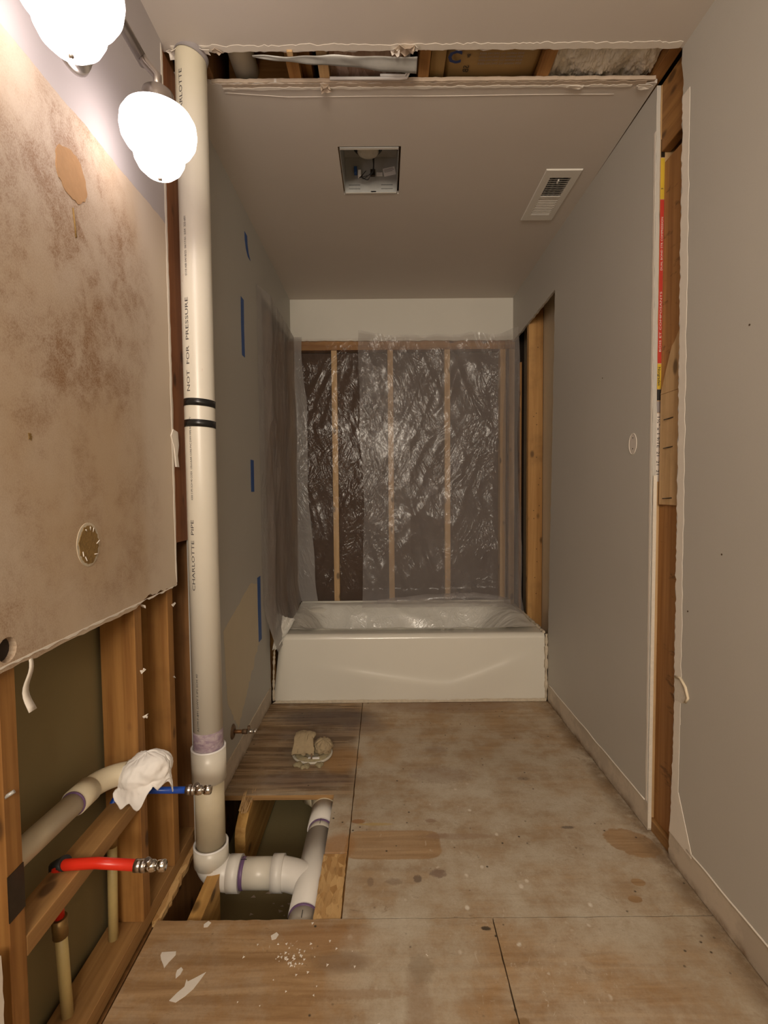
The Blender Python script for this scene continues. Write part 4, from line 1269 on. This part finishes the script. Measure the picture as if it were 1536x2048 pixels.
MB().tube([(RXc-0.02, 1.93, -0.06), (-0.30, 2.05, -0.12), (-0.322, 2.146, -0.17)], 0.047, 28).obj('closet_bend', M_pvcold, st)
for (x, y, z) in ((-0.457, None, 0), ):
    MB().box(-0.468, -0.444, PY-0.002-0.0012, PY-0.002+0.0012, ZB+PR+0.0002, ZB+PR+0.0012).obj('pen_mark', M_ink, st)
MB().box(-0.2385, -0.2368, 1.325, 1.350, RZ+PR+0.0002, RZ+PR+0.0012).obj('pen_mark', M_ink, st)
MB().box(-0.2368, -0.2352, 1.712, 1.742, RZ+PR+0.001, RZ+PR+0.0016).obj('pen_mark', M_ink, st)

# ================================================================ VANITY PLUMBING
dr = thing('basin_drain', (-0.69, 1.0, 0.44), 'old cream basin drain pipe slanting through the open left wall', 'pipe')
DXc = -0.688
pA, pB = Vector((DXc, 0.70, 0.500)), Vector((DXc, 1.085, 0.478))
MB().tube([pA, pA.lerp(pB, 0.5), pB], 0.0240, 28).obj('pipe', M_pvcold, dr)
MB().tube([(DXc, 1.070, 0.479), (DXc, 1.125, 0.476)], 0.0290, 30).obj('coupling', M_pvcold, dr)
MB().tube([(DXc, 1.066, 0.479), (DXc, 1.071, 0.479)], 0.0262, 30).obj('primer_ring', M_primerd, dr)
arc = [(DXc + 0.075*(1-math.cos(a)), 1.12 + 0.075*math.sin(a), 0.476) for a in [i*PI/2/10 for i in range(11)]]
MB().tube(arc + [(-0.60, 1.195, 0.476)], 0.0260, 28).obj('elbow', M_pvcold, dr)
MB().tube([(-0.633, 1.195, 0.476), (-0.555, 1.195, 0.476)], 0.0290, 28).obj('elbow_socket', M_pvcold, dr)
def bag(u, v):
    t = u*2*PI
    if v < 0.75:
        ph = v/0.75*PI*0.60
        rx, ryy, rz = 0.064, 0.050, 0.048
        r = math.sin(ph)
        x, y, z = rx*r*math.cos(t), ryy*r*math.sin(t), rz*math.cos(ph)
    else:
        k = (v-0.75)/0.25
        r = math.sin(PI*0.60)*(1.0+0.10*k)+0.10*k*math.sin(t*5+1)
        x, y = 0.064*r*math.cos(t), 0.050*r*math.sin(t)
        z = 0.048*math.cos(PI*0.60) - k*(0.032+0.016*math.sin(t*3+0.5)+0.012*math.sin(t*8))
    q = 1 + 0.10*nz(math.cos(t)*2+3, math.sin(t)*2, v*3) + 0.045*ridg(math.cos(t)*4, math.sin(t)*4, v*6) - 0.03
    return (-0.592+x*q+0.006*z/0.05, 1.195+y*q, 0.478+z*q+0.012*(x/0.064))
bg = MB().grid(90, 60, bag)
tag(bg.obj('plaster_cloth', M_cloth, None, solid=0.0015), 'crumpled white rag stuffed over the end of the basin drain', 'rag')

def valve(root, x, y, z, dirx=1):
    L = [(0.0105, 0), (0.0125, 0.001), (0.0125, 0.012), (0.0115, 0.013), (0.0130, 0.015), (0.0130, 0.022), (0.0100, 0.024)]
    MB().lathe(L, (x, y, z), (1, 0, 0), 24, True).obj('collar', M_nickel, root)
    vb = MB().lathe([(0.0095, 0.022), (0.0115, 0.026), (0.0125, 0.032), (0.0115, 0.040), (0.0090, 0.044)], (x, y, z), (1, 0, 0), 24, True).obj('valve_body', M_chrome, root)
    MB().lathe([(0.0065, 0.0), (0.0080, 0.005), (0.0072, 0.012), (0.0060, 0.018), (0.0045, 0.0185)], (x+0.032, y-0.002, z+0.004), (0, -0.45, 1), 18, True).obj('outlet', M_nickel, vb)
    MB().lathe([(0.0085, 0.046), (0.0105, 0.047), (0.0115, 0.050), (0.0115, 0.062), (0.0100, 0.064), (0.001, 0.0642)], (x, y, z), (1, 0, 0), 24, True).obj('knob', M_chrome, vb)
    MB().lathe([(0.004, 0.040), (0.004, 0.050)], (x, y, z), (1, 0, 0), 14, True).obj('stem', M_chrome, vb)
blu = thing('cold_stub', (-0.69, 1.243, 0.0), 'blue supply pipe stub with chrome stop valve reaching past the stack', 'water pipe')
bz, by = 0.400, 1.243
pts = [(-0.690, 1.215, 0.29), (-0.690, 1.215, 0.36)] + [(-0.690+0.03*(1-math.cos(a)), 1.215+0.028*math.sin(a/1.0)*1.0, 0.37+0.03*math.sin(a)) for a in [i*PI/2/6 for i in range(7)]]
MB().tube(pts+[(-0.62, by, bz), (-0.508, by, bz)], 0.0082, 16).obj('pipe', M_pexb, blu)
valve(blu, -0.512, by, bz)
MB().tube([(-0.690, 1.205, 0.0), (-0.690, 1.215, 0.285)], 0.0115, 16).obj('riser', M_cpvc, blu)
MB().tube([(-0.690, 1.214, 0.275), (-0.690, 1.2155, 0.30)], 0.0135, 16).obj('coupling', M_brass, blu)
redp = thing('hot_stub', (-0.69, 1.02, 0.0), 'red supply pipe stub with chrome stop valve below the drain pipe', 'water pipe')
rz_, ry_ = 0.388, 0.998
pts = [(-0.692, 1.012, 0.27), (-0.692, 1.008, 0.35)] + [(-0.692+0.03*(1-math.cos(a)), 1.005-0.007*math.sin(a), 0.364+0.03*math.sin(a)) for a in [i*PI/2/6 for i in range(7)]]
MB().tube(pts+[(-0.60, 1.00, 0.396), (-0.520, 1.003, 0.388)], 0.0110, 16).obj('pipe', M_pexr, redp)
valve(redp, -0.524, 1.003, 0.387)
MB().tube([(-0.692, 1.010, 0.325), (-0.688, 1.006, 0.385), (-0.665, 1.0, 0.397)], 0.0150, 14).obj('bend_support', M_black, redp)
MB().tube([(-0.690, 1.026, 0.0), (-0.692, 1.014, 0.262)], 0.0120, 16).obj('riser', M_cpvc, redp)
MB().tube([(-0.692, 1.015, 0.225), (-0.692, 1.013, 0.268)], 0.0150, 16).obj('coupling', M_brass, redp)

# toilet stop on the left wall
ts = thing('toilet_stop', (XL, 1.985, 0.19), 'rusty escutcheon and shutoff valve on the left wall by the flange', 'valve')
MB().lathe([(0.030, 0.0), (0.030, 0.002), (0.024, 0.006), (0.012, 0.008)], (XL, 1.985, 0.185), (1, 0, 0), 28).obj('escutcheon', M_rust, ts)
MB().tube([(XL-0.01, 1.985, 0.185), (XL+0.045, 1.985, 0.185)], 0.0075, 16).obj('stub', M_copper, ts)
MB().tube([(XL+0.040, 1.985, 0.185), (XL+0.058, 1.985, 0.185)], 0.0105, 6).obj('nut', M_rust, ts)
MB().tube([(XL+0.056, 1.985, 0.185), (XL+0.085, 1.985, 0.185)], 0.0085, 16).obj('valve_body', M_chrome, ts)
MB().tube([(XL+0.066, 1.985, 0.185), (XL+0.066, 1.985, 0.208)], 0.0055, 12).obj('outlet', M_rust, ts)
MB().lathe([(0.004, 0.0), (0.010, 0.003), (0.011, 0.010), (0.003, 0.012)], (XL+0.085, 1.985, 0.185), (1, 0, 0), 16, True).obj('handle', M_chrome, ts)

# ================================================================ TOILET FLANGE
fl = thing('toilet_flange', (-0.322, 2.146, 0.0), 'dirty white toilet flange ring on the stained plywood', 'flange')
MB().lathe([(0.062, 0.001), (0.086, 0.001), (0.088, 0.009), (0.083, 0.012), (0.078, 0.008), (0.064, 0.007), (0.062, 0.001)], (-0.322, 2.146, 0.0), n=48,
           wob=lambda t, j: 0.015*math.sin(t*3)).obj('ring', M_flange, fl)
MB().lathe([(0.040, 0.008), (0.050, 0.016), (0.066, 0.020), (0.074, 0.012), (0.078, 0.008)], (-0.322, 2.146, 0.0), n=60,
           wob=lambda t, j: 0.12*nz(math.cos(t)*5, math.sin(t)*5, j)).obj('wax_seal', M_wax, fl)
MB().tube([(-0.318, 2.078, 0.005), (-0.317, 2.077, 0.040)], 0.0030, 8).obj('bolt', M_rust, fl)
box('clip', M_rim, fl, -0.333, -0.285, 2.078, 2.090, 0.016, 0.020, 0.0005)
def bagp(u, v):
    # folded pad pushed into the pipe
    x = -0.398 + u*0.088
    sx = 1 - 0.25*v
    x = -0.354 + (x+0.354)*sx
    y = 2.098 + 0.070*v
    z = 0.022 + 0.052*math.sin(min(1, v*1.15)*PI*0.62) + 0.006*math.sin(u*PI) - 0.012*math.exp(-((u-0.52)/0.05)**2) + 0.004*nz(u*6, v*6)
    return (x, y, z)
pd = MB().grid(30, 24, bagp)
tag(pd.obj('folded_paper_pad', M_rag, None, solid=-0.022), 'folded tan paper pad stuffed into the toilet flange', 'paper')
def crm(u, v):
    t, ph = u*2*PI, v*PI
    q = 1+0.16*ridg(math.cos(t)*2.5, math.sin(t)*2.5, math.cos(ph)*2.5)+0.07*ridg(math.cos(t)*7, math.sin(t)*7, ph*4)
    return (-0.277+0.037*q*math.sin(ph)*math.cos(t), 2.150+0.040*q*math.sin(ph)*math.sin(t), 0.035+0.030*q*math.cos(ph))
cw = MB().grid(60, 40, crm)
tag(cw.obj('crumpled_paper', M_rag, None), 'crumpled tan paper wad in the right side of the toilet flange', 'paper')
for k, (x, y, s) in enumerate(((-0.370, 2.062, 0.020), (-0.335, 2.050, 0.016), (-0.282, 2.058, 0.017), (-0.350, 2.040, 0.011))):
    mb = MB()
    rr = random.Random(40+k)
    mb.lathe([(0.001, 0.012), (s*0.6, 0.011), (s, 0.006), (s*1.02, 0.0005)], (x, y, 0.0), n=12, wob=lambda t, j: 0.25*math.sin(t*3+k)+0.1*math.sin(t*5))
    mb.obj('wax_lump', M_wax, fl)

# ================================================================ BLUE TAPE ON THE LEFT WALL
def tapes(pts, label, w=0.011):
    mb = MB()
    vs = []
    for (y, z) in pts:
        vs += [(XL+0.0008, y-w/2, z), (XL+0.0008, y+w/2, z)]
    mb.add(vs, [(2*i, 2*i+1, 2*i+3, 2*i+2) for i in range(len(pts)-1)])
    return tag(mb.obj('painters_tape', M_blue, None, solid=0.0006), label, 'tape', 'blue tape strips on the left wall')
tapes([(2.345, 2.335), (2.347, 2.30), (2.365, 2.265), (2.395, 2.245)], 'short hooked strip of blue tape, uppermost on the left wall', 0.046)
tapes([(2.262, 2.015), (2.258, 1.9), (2.262, 1.76)], 'second blue tape strip from the top on the left wall', 0.046)
tapes([(2.372, 1.305), (2.372, 1.155)], 'short straight blue tape strip halfway up the left wall', 0.055)
tapes([(2.452, 0.735), (2.450, 0.6), (2.455, 0.415)], 'long blue tape strip lowest on the left wall beside the tan patch', 0.060)

# ================================================================ FLOOR CHIPS
def chip(pts, label, z=0.0006):
    o = MB().slab(pts, [], lambda u, v, w: (u, v, z+w), 0.0012).obj('drywall_chip', M_bare, None)
    return tag(o, label, 'drywall chip', 'drywall chips on the front plywood')
chip([(-0.440, 1.155), (-0.462, 1.140), (-0.475, 1.132), (-0.480, 1.138), (-0.478, 1.120), (-0.490, 1.105), (-0.500, 1.088), (-0.484, 1.084), (-0.468, 1.098), (-0.455, 1.115), (-0.447, 1.135)],
     'largest pointed white drywall chip on the front plywood at left')
chip([(-0.570, 1.208), (-0.535, 1.210), (-0.532, 1.200), (-0.541, 1.182), (-0.546, 1.166), (-0.552, 1.175), (-0.563, 1.188), (-0.570, 1.200)], 'triangular white drywall chip left of the largest chip')
chip([(-0.512, 1.160), (-0.505, 1.168), (-0.498, 1.162), (-0.500, 1.150), (-0.507, 1.140), (-0.511, 1.150)], 'small teardrop white drywall chip above the largest chip')
chip([(-0.305, 1.252), (-0.292, 1.262), (-0.285, 1.255), (-0.290, 1.243), (-0.300, 1.240)], 'small white chip nearest the pipe outlet on the front plywood')
chip([(-0.493, 1.288), (-0.484, 1.298), (-0.475, 1.293), (-0.480, 1.280), (-0.490, 1.279)], 'small white chip by the front joist end')
crb = MB()
rr = random.Random(77)
for k in range(60):
    if k < 60:
        x, y = (rr.gauss(-0.24, 0.02), rr.gauss(1.19, 0.02)) if k % 3 else (rr.gauss(-0.2, 0.12), rr.gauss(1.17, 0.06))
    elif k < 110:
        x, y = rr.gauss(0.42, 0.06), rr.gauss(1.12, 0.09)
    else:
        x, y = rr.uniform(-0.1, 0.8), rr.uniform(1.32, 2.3)
    if y > 1.296 and y < 1.31 or not (-0.6 < x < 0.85):
        continue
    if x < -0.12 and y > 1.30:
        continue
    s = rr.uniform(0.0015, 0.0045)
    a = rr.random()*PI
    crb.add([(x+s*math.cos(a+t), y+s*math.sin(a+t)*1.3, 0.0006) for t in (0, 1.9, 4.0)] + [(x, y, 0.0006+s*0.5)], [(0, 1, 3), (1, 2, 3), (2, 0, 3)])
o = crb.obj('plaster_crumbs', M_bare, None)
o['kind'] = 'stuff'
tag(o, 'white plaster crumbs scattered over the plywood floor', 'debris')

# ================================================================ VANITY LIGHT
def shade_mat():
    n = NT('glowing_glass_shade')
    return n.done(n.bsdf((0.9, 0.88, 0.86), 0.3, emit=(1.0, 0.87, 0.83), es=SHADE_STRENGTH))
M_shade = shade_mat()
FX, FZ = -0.493, 2.03
vl = thing('vanity_light', (XL, 0.83, 2.10), 'brushed nickel vanity light with glowing glass shades on left wall', 'light fixture')
def lathe_oval(y, z):
    return MB().lathe([(0.085, 0.0), (0.085, 0.004), (0.078, 0.012), (0.070, 0.013), (0.062, 0.022), (0.0, 0.026)], (XL, y, z), (1, 0, 0), 40)
lathe_oval(1.030, 2.092).obj('backplate', M_nickel, vl)
MB().tube([(XL+0.01, 0.985, 2.085), (-0.55, 0.985, 2.10), (-0.535, 0.985, 2.115)], 0.010, 16).obj('arm', M_nickel, vl)
MB().tube([(-0.530, 0.40, 2.125), (-0.530, 1.17, 2.125)], 0.0120, 20).obj('bar', M_nickel, vl)
MB().tube([(-0.530, 1.02, 2.125), (-0.530, 1.035, 2.125)], 0.0150, 20).obj('bar_ring', M_nickel, vl)
for y in (1.15, 0.832, 0.514):
    MB().tube([(-0.530, y, 2.125), (-0.515, y, 2.105), (FX, y, 2.08), (FX, y, 2.04)], 0.0095, 14).obj('shade_arm', M_nickel, vl)
    prof = [(0.030, 0.012), (0.036, 0.006), (0.054, 0.002), (0.070, -0.008), (0.078, -0.022), (0.080, -0.040), (0.077, -0.058),
            (0.069, -0.072), (0.060, -0.079), (0.055, -0.083), (0.0545, -0.090), (0.052, -0.104), (0.044, -0.120), (0.030, -0.133), (0.012, -0.140), (0.001, -0.141)]
    gs = MB().lathe(prof, (FX, y, 2.002), n=64).obj('glass_shade', M_shade, vl)
    MB().lathe([(0.008, 0.055), (0.020, 0.050), (0.032, 0.040), (0.036, 0.020), (0.034, 0.0)], (FX, y, 2.004), n=32).obj('fitter', M_nickel, gs)
    MB().lathe([(0.004, -0.140), (0.004, -0.145), (0.0015, -0.147)], (FX, y, 2.002), n=12).obj('finial', M_nickel, gs)
